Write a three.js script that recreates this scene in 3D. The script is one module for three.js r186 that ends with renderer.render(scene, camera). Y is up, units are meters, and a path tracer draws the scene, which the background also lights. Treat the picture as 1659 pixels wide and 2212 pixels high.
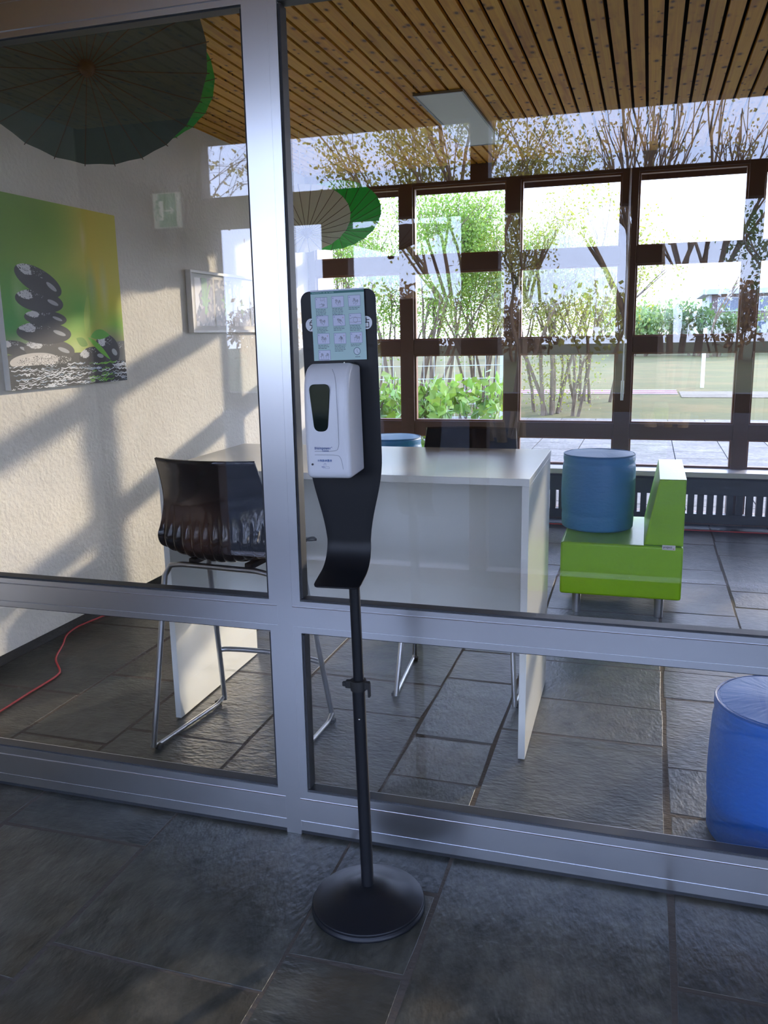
import * as THREE from 'three';
import { RoundedBoxGeometry } from 'three/addons/geometries/RoundedBoxGeometry.js';
import { mergeGeometries } from 'three/addons/utils/BufferGeometryUtils.js';

// ---------- camera, sky, sun, exposure ----------
const scene = new THREE.Scene();
const camera = new THREE.PerspectiveCamera(62.2173, 1659 / 2212, 0.02, 400);
{
  const m = new THREE.Matrix4().makeBasis(
    new THREE.Vector3(0.95607347, -0.01797834, -0.2925753),
    new THREE.Vector3(-0.042952, 0.97875152, -0.20050084),
    new THREE.Vector3(0.28996319, 0.20426023, 0.93498615));
  camera.quaternion.setFromRotationMatrix(m);
  camera.position.set(0, 1.5, 2.17);
}
const sunDir = new THREE.Vector3(0.559, 0.277, -1).normalize();
// clear spring sky: pale at the horizon, bluer overhead, whiter towards the low sun
{
  const w = 512, h = 256, d = new Float32Array(w * h * 4), v = new THREE.Vector3();
  for (let y = 0; y < h; y++) for (let x = 0; x < w; x++) {
    const el = ((y + 0.5) / h - 0.5) * Math.PI, az = ((x + 0.5) / w - 0.5) * 2 * Math.PI;
    v.set(Math.cos(el) * Math.cos(az), Math.sin(el), Math.cos(el) * Math.sin(az));
    const t = Math.pow(Math.max(0, Math.sin(el)), 0.6), ca = Math.max(0, v.dot(sunDir)), glow = 0.22 * Math.pow(ca, 3) + 0.5 * Math.pow(ca, 14);
    const c = [0.80 - 0.46 * t + glow * 1.0, 0.92 - 0.39 * t + glow * 0.88, 1.25 - 0.15 * t + glow * 0.66], i = 4 * (y * w + x);
    d[i] = c[0]; d[i + 1] = c[1]; d[i + 2] = c[2]; d[i + 3] = 1;
  }
  const t = new THREE.DataTexture(d, w, h, THREE.RGBAFormat, THREE.FloatType);
  t.mapping = THREE.EquirectangularReflectionMapping; t.magFilter = t.minFilter = THREE.LinearFilter; t.colorSpace = THREE.LinearSRGBColorSpace; t.needsUpdate = true;
  scene.background = t; scene.environment = t;
}
scene.backgroundIntensity = 4.2; scene.environmentIntensity = 4.2;
const sun = new THREE.DirectionalLight(new THREE.Color(1.0, 0.86, 0.66), 3.0);
sun.target.position.set(-1, 1, -2);
sun.position.copy(sunDir).multiplyScalar(40).add(sun.target.position);
sun.castShadow = true;
sun.shadow.radius = 2.2;
sun.shadow.mapSize.set(2048, 2048);
Object.assign(sun.shadow.camera, { left: -14, right: 14, top: 12, bottom: -12, near: 1, far: 90 });
scene.add(sun, sun.target);
const renderer = new THREE.WebGLRenderer({ antialias: true });
renderer.toneMapping = THREE.LinearToneMapping;
renderer.toneMappingExposure = 1.42;
renderer.shadowMap.enabled = true;

// ---------- helpers ----------
function rng(seed) { let a = seed >>> 0; return () => { a = (a + 0x6D2B79F5) | 0; let t = Math.imul(a ^ (a >>> 15), 1 | a); t = (t + Math.imul(t ^ (t >>> 7), 61 | t)) ^ t; return ((t ^ (t >>> 14)) >>> 0) / 4294967296; }; }
const V = (x, y, z) => new THREE.Vector3(x, y, z);
const taken = {};
function numbered(n) { taken[n] = (taken[n] ?? -1) + 1; return taken[n] ? n + '_' + String(taken[n]).padStart(3, '0') : n; }
function tag(o, label, category, group) { o.userData.label = label; o.userData.category = category; if (group) o.userData.group = group; return o; }
function thing(name, label, category, [x, y, z] = [0, 0, 0], turn = 0, group) {
  const o = new THREE.Group(); o.name = numbered(name); o.position.set(x, y, z); o.rotation.y = turn; scene.add(o);
  return tag(o, label, category, group);
}
function struct(name, label, category) { const o = thing(name, label, category); o.userData.kind = 'structure'; return o; }
function part(name, geo, mat, parent) {
  const m = new THREE.Mesh(Array.isArray(geo) ? merge(geo) : geo, mat); m.name = name; m.castShadow = m.receiveShadow = true; parent.add(m); return m;
}
function merge(list) { return list.length === 1 ? list[0] : mergeGeometries(list.map((g) => { const n = g.index ? g.toNonIndexed() : g; for (const k of Object.keys(n.attributes)) if (!['position', 'normal', 'uv'].includes(k)) n.deleteAttribute(k); return n; })); }
// uv in metres from the dominant axis of each normal
function metric(g, ou = 0, ov = 0, swap = false) {
  const p = g.attributes.position, n = g.attributes.normal, uv = new Float32Array(p.count * 2);
  for (let i = 0; i < p.count; i++) {
    const ax = Math.abs(n.getX(i)), ay = Math.abs(n.getY(i)), az = Math.abs(n.getZ(i));
    let u, v;
    if (ay >= ax && ay >= az) { u = p.getX(i); v = p.getZ(i); } else if (ax >= az) { u = p.getZ(i); v = p.getY(i); } else { u = p.getX(i); v = p.getY(i); }
    if (swap) [u, v] = [v, u];
    uv[2 * i] = u + ou; uv[2 * i + 1] = v + ov;
  }
  g.setAttribute('uv', new THREE.BufferAttribute(uv, 2));
  return g;
}
// box given by its two corners
function bx(x0, x1, y0, y1, z0, z1, r = 0) {
  const w = x1 - x0, h = y1 - y0, d = z1 - z0;
  const g = r ? new RoundedBoxGeometry(w, h, d, 2, Math.min(r, w / 2.01, h / 2.01, d / 2.01)) : new THREE.BoxGeometry(w, h, d);
  g.translate((x0 + x1) / 2, (y0 + y1) / 2, (z0 + z1) / 2);
  return metric(g);
}
function tube(pts, r, seg = 24, rad = 10, tension = 0.5, closed = false) {
  return new THREE.TubeGeometry(new THREE.CatmullRomCurve3(pts, closed, 'catmullrom', tension), seg, r, rad, closed);
}
// polyline with rounded corners as a tube
function bent(pts, r, corner = 0.04, rad = 10) {
  const path = new THREE.CurvePath(); let last = pts[0];
  for (let i = 1; i < pts.length; i++) {
    const a = pts[i - 1], b = pts[i], c = pts[i + 1];
    if (c) {
      const k = Math.min(corner, a.distanceTo(b) * 0.45, b.distanceTo(c) * 0.45);
      const p = b.clone().add(a.clone().sub(b).setLength(k)), q = b.clone().add(c.clone().sub(b).setLength(k));
      path.add(new THREE.LineCurve3(last, p)); path.add(new THREE.QuadraticBezierCurve3(p, b, q)); last = q;
    } else path.add(new THREE.LineCurve3(last, b));
  }
  return new THREE.TubeGeometry(path, (pts.length - 1) * 12, r, rad, false);
}
function extrudeX(profile, x0, x1) { // profile of [z, y], extruded along x
  const s = new THREE.Shape(profile.map(([z, y]) => new THREE.Vector2(-z, y)));
  const g = new THREE.ExtrudeGeometry(s, { depth: x1 - x0, bevelEnabled: false }); g.rotateY(Math.PI / 2); g.translate(x0, 0, 0); return metric(g, 0, 0, true);
}
function extrudeY(profile, y0, y1) { // profile of [x, z], extruded along y
  const s = new THREE.Shape(profile.map(([x, z]) => new THREE.Vector2(x, -z)));
  const g = new THREE.ExtrudeGeometry(s, { depth: y1 - y0, bevelEnabled: false }); g.rotateX(-Math.PI / 2); g.translate(0, y0, 0); return metric(g);
}

// ---------- textures ----------
function noiseGrid(n, seed) { const r = rng(seed), a = new Float32Array(n * n); for (let i = 0; i < a.length; i++) a[i] = r(); return { n, a }; }
function sampleGrid(g, x, y) {
  const n = g.n; x = ((x % n) + n) % n; y = ((y % n) + n) % n; const xi = Math.floor(x), yi = Math.floor(y); let fx = x - xi, fy = y - yi;
  fx = fx * fx * (3 - 2 * fx); fy = fy * fy * (3 - 2 * fy);
  const x1 = (xi + 1) % n, y1 = (yi + 1) % n, a = g.a;
  return (a[yi * n + xi] * (1 - fx) + a[yi * n + x1] * fx) * (1 - fy) + (a[y1 * n + xi] * (1 - fx) + a[y1 * n + x1] * fx) * fy;
}
const grids = [64, 64, 64].map((n, i) => noiseGrid(n, 11 + i));
// periodic fbm on u, v in 0..1, fu / fv whole numbers of cells
function fbm(u, v, fu, fv, oct = 4, g = 0) {
  let s = 0, a = 0.5, t = 0; for (let o = 0; o < oct; o++) { const G = grids[(g + o) % 3]; s += a * sampleGrid2(G, u * fu, v * fv, fu, fv); t += a; a *= 0.55; fu *= 2; fv *= 2; } return s / t;
}
function sampleGrid2(g, x, y, px, py) { // wrapped at px, py cells
  const n = g.n, xi = Math.floor(x), yi = Math.floor(y); let fx = x - xi, fy = y - yi; fx = fx * fx * (3 - 2 * fx); fy = fy * fy * (3 - 2 * fy);
  const w = (i, p) => (((i % p) + p) % p); const q = (i, j) => g.a[((w(j, py) * 7919) % n) * n * 0 + ((w(j, py) % n) * n + (w(i, px) % n))];
  return (q(xi, yi) * (1 - fx) + q(xi + 1, yi) * fx) * (1 - fy) + (q(xi, yi + 1) * (1 - fx) + q(xi + 1, yi + 1) * fx) * fy;
}
function dataTex(w, h, fn, srgb, sx = 1, sy = 1) {
  const d = new Uint8Array(w * h * 4);
  for (let y = 0; y < h; y++) for (let x = 0; x < w; x++) { const c = fn(x / w, y / h), i = 4 * (y * w + x); const a = Array.isArray(c) ? c : [c, c, c]; for (let k = 0; k < 3; k++) d[i + k] = Math.max(0, Math.min(255, a[k] * 255)); d[i + 3] = 255; }
  const t = new THREE.DataTexture(d, w, h); t.wrapS = t.wrapT = THREE.RepeatWrapping; t.magFilter = t.minFilter = THREE.LinearFilter; if (srgb) t.colorSpace = THREE.SRGBColorSpace; t.repeat.set(1 / sx, 1 / sy); t.needsUpdate = true; return t;
}
function canvasTex(w, h, draw) {
  const c = document.createElement('canvas'); c.width = w; c.height = h; const x = c.getContext('2d'); draw(x, w, h);
  const t = new THREE.CanvasTexture(c); t.colorSpace = THREE.SRGBColorSpace; t.magFilter = THREE.LinearFilter; return t;
}
const mix = (a, b, t) => a.map((v, i) => v + (b[i] - v) * t);
const clamp = (v, a = 0, b = 1) => Math.max(a, Math.min(b, v));
const lin = (r, g, b) => new THREE.Color().setRGB(r, g, b);

const slateTex = dataTex(1024, 1024, (u, v) => {
  const a = fbm(u, v, 5, 7, 5), b = fbm(u, v, 24, 30, 4, 1), c = fbm(u, v, 9, 90, 2, 2), k = clamp(0.5 + (a - 0.5) * 1.1 + (b - 0.5) * 1.1 + (c - 0.5) * 0.3);
  const rust = clamp((fbm(u + 0.3, v, 6, 6, 4, 2) - 0.56) * 4);
  return mix(mix([0.50, 0.52, 0.50], [0.86, 0.87, 0.84], k), [0.80, 0.70, 0.55], rust * 0.45);
}, true, 1.3, 1.3);
const slateBump = dataTex(1024, 1024, (u, v) => clamp(0.5 + (fbm(u, v, 8, 14, 5) - 0.5) * 0.9 + (fbm(u, v, 60, 120, 3, 1) - 0.5) * 0.9 + (fbm(u, v, 12, 6, 2, 2) > 0.58 ? 0.08 : 0)), false, 1.3, 1.3);
const plasterBump = dataTex(512, 512, (u, v) => clamp(0.5 + (fbm(u, v, 50, 50, 3) - 0.5) * 1.2 + (fbm(u, v, 9, 9, 2, 1) - 0.5) * 0.5), false, 0.8, 0.8);
const plasterTex = dataTex(256, 256, (u, v) => { const k = 0.95 + (fbm(u, v, 7, 7, 4) - 0.5) * 0.10; return [k, k, k]; }, true, 2.1, 2.1);
const knots = []; { const r = rng(5); for (let i = 0; i < 95; i++) knots.push([r(), r(), 0.003 + r() * 0.006, r()]); }
const pineTex = dataTex(512, 1024, (u, v) => { // 0.5 m across, 2 m along
  const wob = (fbm(u, v, 6, 3, 3) - 0.5) * 0.05; let c = mix([0.92, 0.74, 0.36], [0.84, 0.60, 0.25], clamp(fbm(u + wob, v, 60, 3, 3, 1) * 1.3 - 0.15));
  c = mix(c, [0.70, 0.46, 0.21], clamp((fbm(u, v, 12, 5, 4, 2) - 0.55) * 2.2));
  for (const [ku, kv, kr, ks] of knots) { let du = Math.abs(u - ku), dv = Math.abs(v - kv); du = Math.min(du, 1 - du) * 0.5; dv = Math.min(dv, 1 - dv) * 2; const d = Math.hypot(du, dv * 0.62) / kr; if (d < 2.4) c = mix(c, d < 1 ? [0.24, 0.13, 0.07] : [0.50, 0.31, 0.15], d < 1 ? 0.75 + 0.2 * ks : (2.4 - d) / 1.4 * 0.5); }
  return c;
}, true, 0.5, 2);
const brushed = dataTex(256, 512, (u, v) => 0.5 + (fbm(u, v, 60, 2, 3) - 0.5) * 0.5, false, 0.2, 1.2);
const lawnTex = dataTex(1024, 1024, (u, v) => {
  const a = fbm(u, v, 5, 5, 5), b = fbm(u, v, 60, 60, 3, 1), dry = clamp((fbm(u, v, 9, 9, 4, 2) - 0.45) * 3.2);
  return mix(mix([0.36, 0.40, 0.14], [0.56, 0.56, 0.24], clamp(a * 0.7 + b * 0.5)), [0.66, 0.56, 0.34], dry * 0.6);
}, true, 9, 9);
const concreteTex = dataTex(512, 512, (u, v) => { const k = 0.62 + (fbm(u, v, 6, 6, 4) - 0.5) * 0.25 + (fbm(u, v, 60, 60, 2, 1) - 0.5) * 0.22; return [k, k * 0.98, k * 0.94]; }, true, 1.5, 1.5);
const barkTex = dataTex(128, 256, (u, v) => { const k = 0.46 + (fbm(u, v, 16, 6, 4) - 0.5) * 0.4; return [k, k * 0.86, k * 0.7]; }, true, 0.3, 0.8);

// ---------- materials ----------
const std = (o) => new THREE.MeshStandardMaterial(o), phy = (o) => new THREE.MeshPhysicalMaterial(o);
const M = {
  plaster: std({ color: lin(0.80, 0.77, 0.69), map: plasterTex, roughness: 0.92, bumpMap: plasterBump, bumpScale: 0.0026 }),
  plinth: std({ color: lin(0.035, 0.034, 0.032), roughness: 0.8, bumpMap: slateBump, bumpScale: 0.003 }),
  mortar: std({ color: lin(0.085, 0.071, 0.058), roughness: 0.95, bumpMap: slateBump, bumpScale: 0.003 }),
  boardBack: std({ color: lin(0.03, 0.018, 0.012), roughness: 0.9 }),
  frame: std({ color: lin(0.085, 0.036, 0.02), roughness: 0.5 }),
  bead: std({ color: lin(0.20, 0.075, 0.028), roughness: 0.45 }),
  sill: std({ color: lin(0.62, 0.62, 0.62), roughness: 0.35 }),
  alu: std({ color: lin(0.84, 0.85, 0.87), metalness: 1, roughness: 0.28, bumpMap: brushed, bumpScale: 0.00012 }),
  aluDark: std({ color: lin(0.30, 0.31, 0.33), metalness: 1, roughness: 0.45 }),
  gasket: std({ color: lin(0.03, 0.032, 0.036), roughness: 0.5 }),
  glass: phy({ color: 0xffffff, transmission: 1, thickness: 0, roughness: 0, ior: 1.7, specularIntensity: 1 }),
  glassClear: phy({ color: 0xffffff, transmission: 1, thickness: 0, roughness: 0, ior: 1.3, specularIntensity: 1 }),
  black: phy({ color: lin(0.009, 0.010, 0.013), roughness: 0.42, specularIntensity: 0.7 }),
  blackGloss: std({ color: lin(0.011, 0.012, 0.014), roughness: 0.10 }),
  rubber: std({ color: lin(0.015, 0.015, 0.015), roughness: 0.7 }),
  silver: std({ color: lin(0.52, 0.54, 0.57), metalness: 1, roughness: 0.32 }),
  chrome: std({ color: lin(0.8, 0.8, 0.8), metalness: 1, roughness: 0.12 }),
  desk: std({ color: lin(0.73, 0.75, 0.71), roughness: 0.22 }),
  deskEdge: std({ color: lin(0.74, 0.76, 0.74), roughness: 0.4 }),
  lime: std({ color: lin(0.33, 0.68, 0.012), roughness: 0.3, bumpMap: plasterBump, bumpScale: 0.0006 }),
  blue: phy({ color: lin(0.001, 0.105, 0.46), roughness: 0.42, specularIntensity: 0.6, bumpMap: plasterBump, bumpScale: 0.0012 }),
  sky_blue: std({ color: lin(0.05, 0.24, 0.55), roughness: 0.45, bumpMap: plasterBump, bumpScale: 0.0012 }),
  white: std({ color: lin(0.78, 0.79, 0.82), roughness: 0.28 }),
  redCable: std({ color: lin(0.62, 0.05, 0.05), roughness: 0.45 }),
  radiator: std({ color: lin(0.022, 0.026, 0.036), roughness: 0.4 }),
  opal: std({ color: lin(0.72, 0.76, 0.74), roughness: 0.5 }),
  paperWhite: phy({ color: lin(0.70, 0.66, 0.54), roughness: 1, transmission: 0.55, thickness: 0, side: THREE.DoubleSide }),
  paperGreen: phy({ color: lin(0.03, 0.50, 0.06), roughness: 1, transmission: 0.45, thickness: 0, side: THREE.DoubleSide }),
  paperTeal: phy({ color: lin(0.085, 0.12, 0.10), roughness: 1, transmission: 0.25, thickness: 0, side: THREE.DoubleSide }),
  bamboo: std({ color: lin(0.10, 0.05, 0.025), roughness: 0.6 }),
  lawn: std({ color: lin(0.46, 0.40, 0.24), map: lawnTex, roughness: 1 }),
  concrete: std({ color: lin(0.56, 0.51, 0.44), map: concreteTex, roughness: 0.9 }),
  asphalt: phy({ color: lin(0.10, 0.105, 0.12), map: concreteTex, roughness: 1, specularIntensity: 0.1 }),
  bark: std({ map: barkTex, roughness: 0.95 }),
  track: std({ color: lin(0.20, 0.075, 0.065), roughness: 0.95 }),
  sand: std({ color: lin(0.50, 0.42, 0.28), map: concreteTex, roughness: 1 }),
  whitePaint: std({ color: lin(0.75, 0.75, 0.75), roughness: 0.5 }),
  brickFar: std({ color: lin(0.16, 0.12, 0.12), roughness: 0.9 }),
  greyFar: std({ color: lin(0.42, 0.45, 0.50), roughness: 0.7 }),
  paneFar: std({ color: lin(0.10, 0.14, 0.20), roughness: 0.15 }),
  wire: std({ color: lin(0.62, 0.68, 0.66), roughness: 0.4, metalness: 0.3 }),
};
const slates = [[0.138, 0.133, 0.118], [0.122, 0.124, 0.118], [0.155, 0.147, 0.128], [0.11, 0.113, 0.11], [0.138, 0.124, 0.104]].map((c) => std({ color: lin(...c), map: slateTex, roughness: 0.42, bumpMap: slateBump, bumpScale: 0.0022 }));
const pines = [[1, 1, 1], [0.92, 0.9, 0.86], [1.0, 0.95, 0.88], [0.86, 0.85, 0.82]].map((c) => std({ color: lin(1.0 * c[0], 0.92 * c[1], 0.42 * c[2]), map: pineTex, roughness: 0.55 }));
const leafMat = (r, g, b) => phy({ color: lin(r, g, b), roughness: 0.85, transmission: 0.5, thickness: 0, side: THREE.DoubleSide });

// ---------- the setting ----------
const XW = -2.78, ZB = -4.75, ZC = 2.65, CEIL = 2.79, XR = 4.2, XL = -3.5;
{ // slate floor: strips along z, every flagstone a piece
  const floor = struct('floor', 'grey-brown slate flagstone floor running through room and corridor', 'floor');
  part('mortar_bed', bx(XL, XR, -0.12, -0.0012, ZB - 0.1, ZC), M.mortar, floor);
  const r = rng(77);
  const xs = [XL, -2.87, -2.29, -1.9, -1.39, -0.80, -0.485, 0.12, 0.51, 0.93, 1.42, 1.8, 2.35, 2.75, 3.3, 3.75, XR];
  const fixed = { // joints read off the photograph
    1: [-4.3, -3.7, -2.9, -2.3, -1.55, -0.72, -0.1, 0.55, 1.3, 2.0], 2: [-4.2, -3.5, -2.8, -2.1, -1.6, -0.95, -0.35, 0.3, 0.9, 1.7], 3: [-4.35, -3.8, -3.0, -2.4, -1.75, -1.13, -0.49, 0.19, 0.75, 1.5, 2.1],
    4: [-4.2, -3.6, -2.9, -2.25, -1.7, -1.2, -0.87, -0.28, 0.62, 1.2, 1.9], 5: [-4.4, -3.9, -3.3, -2.8, -2.2, -1.65, -1.3, -0.73, -0.42, 0.17, 0.49, 1.05, 1.7, 2.2],
    6: [-4.3, -3.6, -3.05, -2.4, -1.62, -1.19, -0.87, -0.28, 0.75, 1.4, 2.0], 7: [-4.5, -4.08, -3.39, -3.07, -2.48, -2.1, -1.62, -1.32, -0.72, -0.41, 0.35, 1.0, 1.6], 8: [-4.2, -3.8, -2.96, -2.65, -2.0, -1.4, -0.8, -0.2, 0.5, 1.1, 1.9],
  };
  for (let i = 0; i < xs.length - 1; i++) {
    let zs = fixed[i]; if (!zs) { zs = []; let z = ZB + 0.3 + r() * 0.4; while (z < ZC - 0.3) { zs.push(z); z += 0.38 + r() * 0.5; } }
    zs = [ZB - 0.08, ...zs, ZC - 0.02];
    for (let k = 0; k < zs.length - 1; k++) {
      const g = 0.0045 + r() * 0.0035, w = 0.010, a = xs[i] + g, b = xs[i + 1] - g, c = zs[k] + g, d = zs[k + 1] - g, q = () => (r() - 0.5) * w;
      const mid = (p, s) => [p[0] + (s[0] - p[0]) * (0.35 + r() * 0.3) + q() * 0.6, p[1] + (s[1] - p[1]) * (0.35 + r() * 0.3) + q() * 0.6];
      const A = [a + q(), c + q()], B = [b + q(), c + q()], C = [b + q(), d + q()], D = [a + q(), d + q()];
      const pts = [A, mid(A, B), B, mid(B, C), C, mid(C, D), D, mid(D, A)];
      const s = new THREE.Shape(pts.map(([x, z]) => new THREE.Vector2(x, -z)));
      const geo = new THREE.ExtrudeGeometry(s, { depth: 0.03, bevelEnabled: true, bevelThickness: 0.0012, bevelSize: 0.0012, bevelOffset: -0.0012, bevelSegments: 1 });
      geo.rotateX(-Math.PI / 2); geo.translate(0, -0.0315 + (r() - 0.5) * 0.0012, 0);
      part('flagstone', metric(geo, r() * 3, r() * 3, r() < 0.5), slates[Math.floor(r() * slates.length)], floor);
    }
  }
}
{ // board ceiling
  const ceil = struct('ceiling', 'knotty pine board ceiling with dark gaps between the boards', 'ceiling');
  const r = rng(31), pitch = 0.0793;
  part('roof_deck', bx(XL - 0.3, XR + 0.3, CEIL + 0.06, CEIL + 0.3, ZB - 0.75, ZC + 0.8), M.boardBack, ceil);
  part('eaves_fascia', bx(XL - 0.3, XR + 0.3, CEIL - 0.085, CEIL + 0.3, ZB - 0.78, ZB - 0.75), M.frame, ceil);
  part('lintel_cover', bx(XL, XR, CEIL, CEIL + 0.06, -0.06, 0.0), M.boardBack, ceil);
  const n0 = Math.floor((XL + 0.069) / pitch), n1 = Math.ceil((XR + 0.069) / pitch);
  for (let n = n0; n < n1; n++) {
    const x0 = Math.max(XL, -0.069 + n * pitch + 0.0085), x1 = Math.min(XR, -0.069 + (n + 1) * pitch - 0.0085); if (x1 - x0 < 0.02) continue;
    const lay = (z0, z1) => { const g = bx(x0, x1, CEIL, CEIL + 0.02, z0, z1); part('ceiling_board', metric(g, r() * 5, r() * 5), pines[Math.floor(r() * 4)], ceil); };
    if (x1 > XW) { const cut = -0.6 - r() * 3.4; lay(ZB, cut - 0.001); lay(cut + 0.001, -0.06); }
    lay(0, ZC);
  }
}
{ // white wall on the left with the recessed dark plinth, and the outer wing of it
  const w = struct('wall_left', 'rough white plaster side wall catching window-shaped sunlight', 'wall');
  part('plaster', bx(XW - 0.25, XW, 0.09, CEIL + 0.06, ZB - 0.62, 0), M.plaster, w);
  const b = struct('baseboard_left', 'dark recessed plinth under the white plaster wall', 'baseboard');
  part('plinth', bx(XW - 0.25, XW - 0.085, -0.03, 0.09, ZB - 0.62, 0), M.plinth, b);
  const rw = struct('wall_right', 'white plaster wall closing the room on the right', 'wall');
  part('plaster', bx(XR, XR + 0.2, -0.05, CEIL + 0.06, ZB - 0.11, ZC + 0.11), M.plaster, rw);
  const lw = struct('wall_corridor_end', 'white plaster wall closing the corridor on the left', 'wall');
  part('plaster', bx(XL - 0.2, XL, -0.05, CEIL + 0.06, 0, ZC + 0.11), M.plaster, lw);
  part('return', bx(XL - 0.2, XW - 0.24, -0.03, CEIL + 0.06, -0.2, 0), M.plaster, lw);
}
// timber-framed glazing: posts and rails of the frame, every pane a piece
function glazing(o, posts, rows, zin, zout, topY, lowY) {
  for (const [a, b] of posts) part('post', bx(a, b, lowY, topY, zout, zin, 0.004), M.frame, o);
  const zg = (zin + zout) / 2;
  for (let i = 0; i < posts.length - 1; i++) {
    const x0 = posts[i][1], x1 = posts[i + 1][0]; let y = topY;
    for (const [y0, y1] of rows) {
      part('rail', bx(x0, x1, y1, y, zout, zin - Math.sign(zin - zout) * 0.004, 0.003), M.frame, o);
      const s = new THREE.Shape([[x0, y0], [x1, y0], [x1, y1], [x0, y1]].map((p) => new THREE.Vector2(...p))), t = 0.013;
      s.holes.push(new THREE.Path([[x0 + t, y0 + t], [x0 + t, y1 - t], [x1 - t, y1 - t], [x1 - t, y0 + t]].map((p) => new THREE.Vector2(...p))));
      const f = new THREE.ExtrudeGeometry(s, { depth: 0.05, bevelEnabled: false }); f.translate(0, 0, zg - 0.025);
      const bead = part('glazing_bead', f, M.bead, o);
      part('window_pane', bx(x0 + t, x1 - t, y0 + t, y1 - t, zg - 0.003, zg + 0.003), M.glassClear, bead);
      y = y0;
    }
    if (y > lowY + 1e-3) part('rail', bx(x0, x1, lowY, y, zout, zin - Math.sign(zin - zout) * 0.004, 0.003), M.frame, o);
  }
}
{
  const w = struct('window_1', 'dark brown timber window wall of rectangular panes facing the garden', 'window');
  const posts = [[-2.78, -2.715], [-1.974, -1.862], [-1.108, -0.993], [-0.241, -0.119], [0.637, 0.746], [1.505, 1.618], [2.375, 2.488], [3.245, 3.358], [4.1, 4.2]];
  glazing(w, posts, [[2.12, 2.652], [1.452, 1.994], [0.786, 1.333], [0.447, 0.668], [0.08, 0.36]], ZB, ZB - 0.11, CEIL + 0.06, -0.03);
  part('window_lock', bx(-1.045, -0.995, 1.75, 1.93, ZB, ZB + 0.03, 0.006), M.gasket, w);
  const rod = part('winding_rod', [tube([V(-0.18, 2.75, ZB + 0.05), V(-0.18, 1.8, ZB + 0.05), V(-0.182, 1.0, ZB + 0.045)], 0.006, 8, 8)], M.silver, w);
  part('winding_handle', [tube([V(-0.182, 1.12, ZB + 0.046), V(-0.183, 0.97, ZB + 0.046)], 0.011, 4, 10)], M.wire, rod);
  const s = struct('trim_1', 'pale window sill board below the garden windows', 'sill');
  part('sill_board', bx(-2.78, XR, 0.405, 0.445, ZB - 0.0, ZB + 0.2, 0.004), M.sill, s);
}
{ // windows behind the camera, mirrored in the glass partition
  const w = struct('window_2', 'brown timber corridor windows with wide upper panes', 'window');
  const z0 = ZC, z1 = ZC + 0.11;
  const P = [[-2.75, -2.63], [-0.98, -0.88], [0.77, 0.87], [2.52, 2.62], [XR - 0.1, XR]];
  part('timber_pier', bx(XL, -2.75, -0.03, CEIL + 0.06, z0, z1), M.frame, w);
  const up = (x0, x1, y0, y1) => { const zg = (z0 + z1) / 2; part('window_pane', bx(x0, x1, y0, y1, zg - 0.003, zg + 0.003), M.glassClear, w); };
  for (const [a, b] of P) part('post', bx(a, b, -0.03, CEIL + 0.06, z0, z1), M.frame, w);
  for (let i = 0; i < P.length - 1; i++) {
    const x0 = P[i][1], x1 = P[i + 1][0], m = x0 + (x1 - x0) * 0.512;
    part('rail', bx(x0, x1, 2.645, CEIL + 0.06, z0, z1), M.frame, w); part('rail', bx(x0, x1, 2.155, 2.33, z0, z1), M.frame, w); up(x0, x1, 2.33, 2.645);
    part('mullion', bx(m - 0.08, m + 0.08, 1.16, 2.155, z0, z1), M.frame, w); part('stile', bx(x0, x0 + 0.06, 1.16, 2.155, z0, z1), M.frame, w); part('stile', bx(x1 - 0.05, x1, 1.16, 2.155, z0, z1), M.frame, w);
    up(x0 + 0.06, m - 0.08, 1.16, 2.155); up(m + 0.08, x1 - 0.05, 1.16, 2.155);
    part('rail', bx(x0, x1, 1.06, 1.16, z0, z1), M.frame, w); part('rail', bx(x0, x1, -0.03, 0.10, z0, z1), M.frame, w); up(x0, x1, 0.10, 1.06);
  }
}
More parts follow.
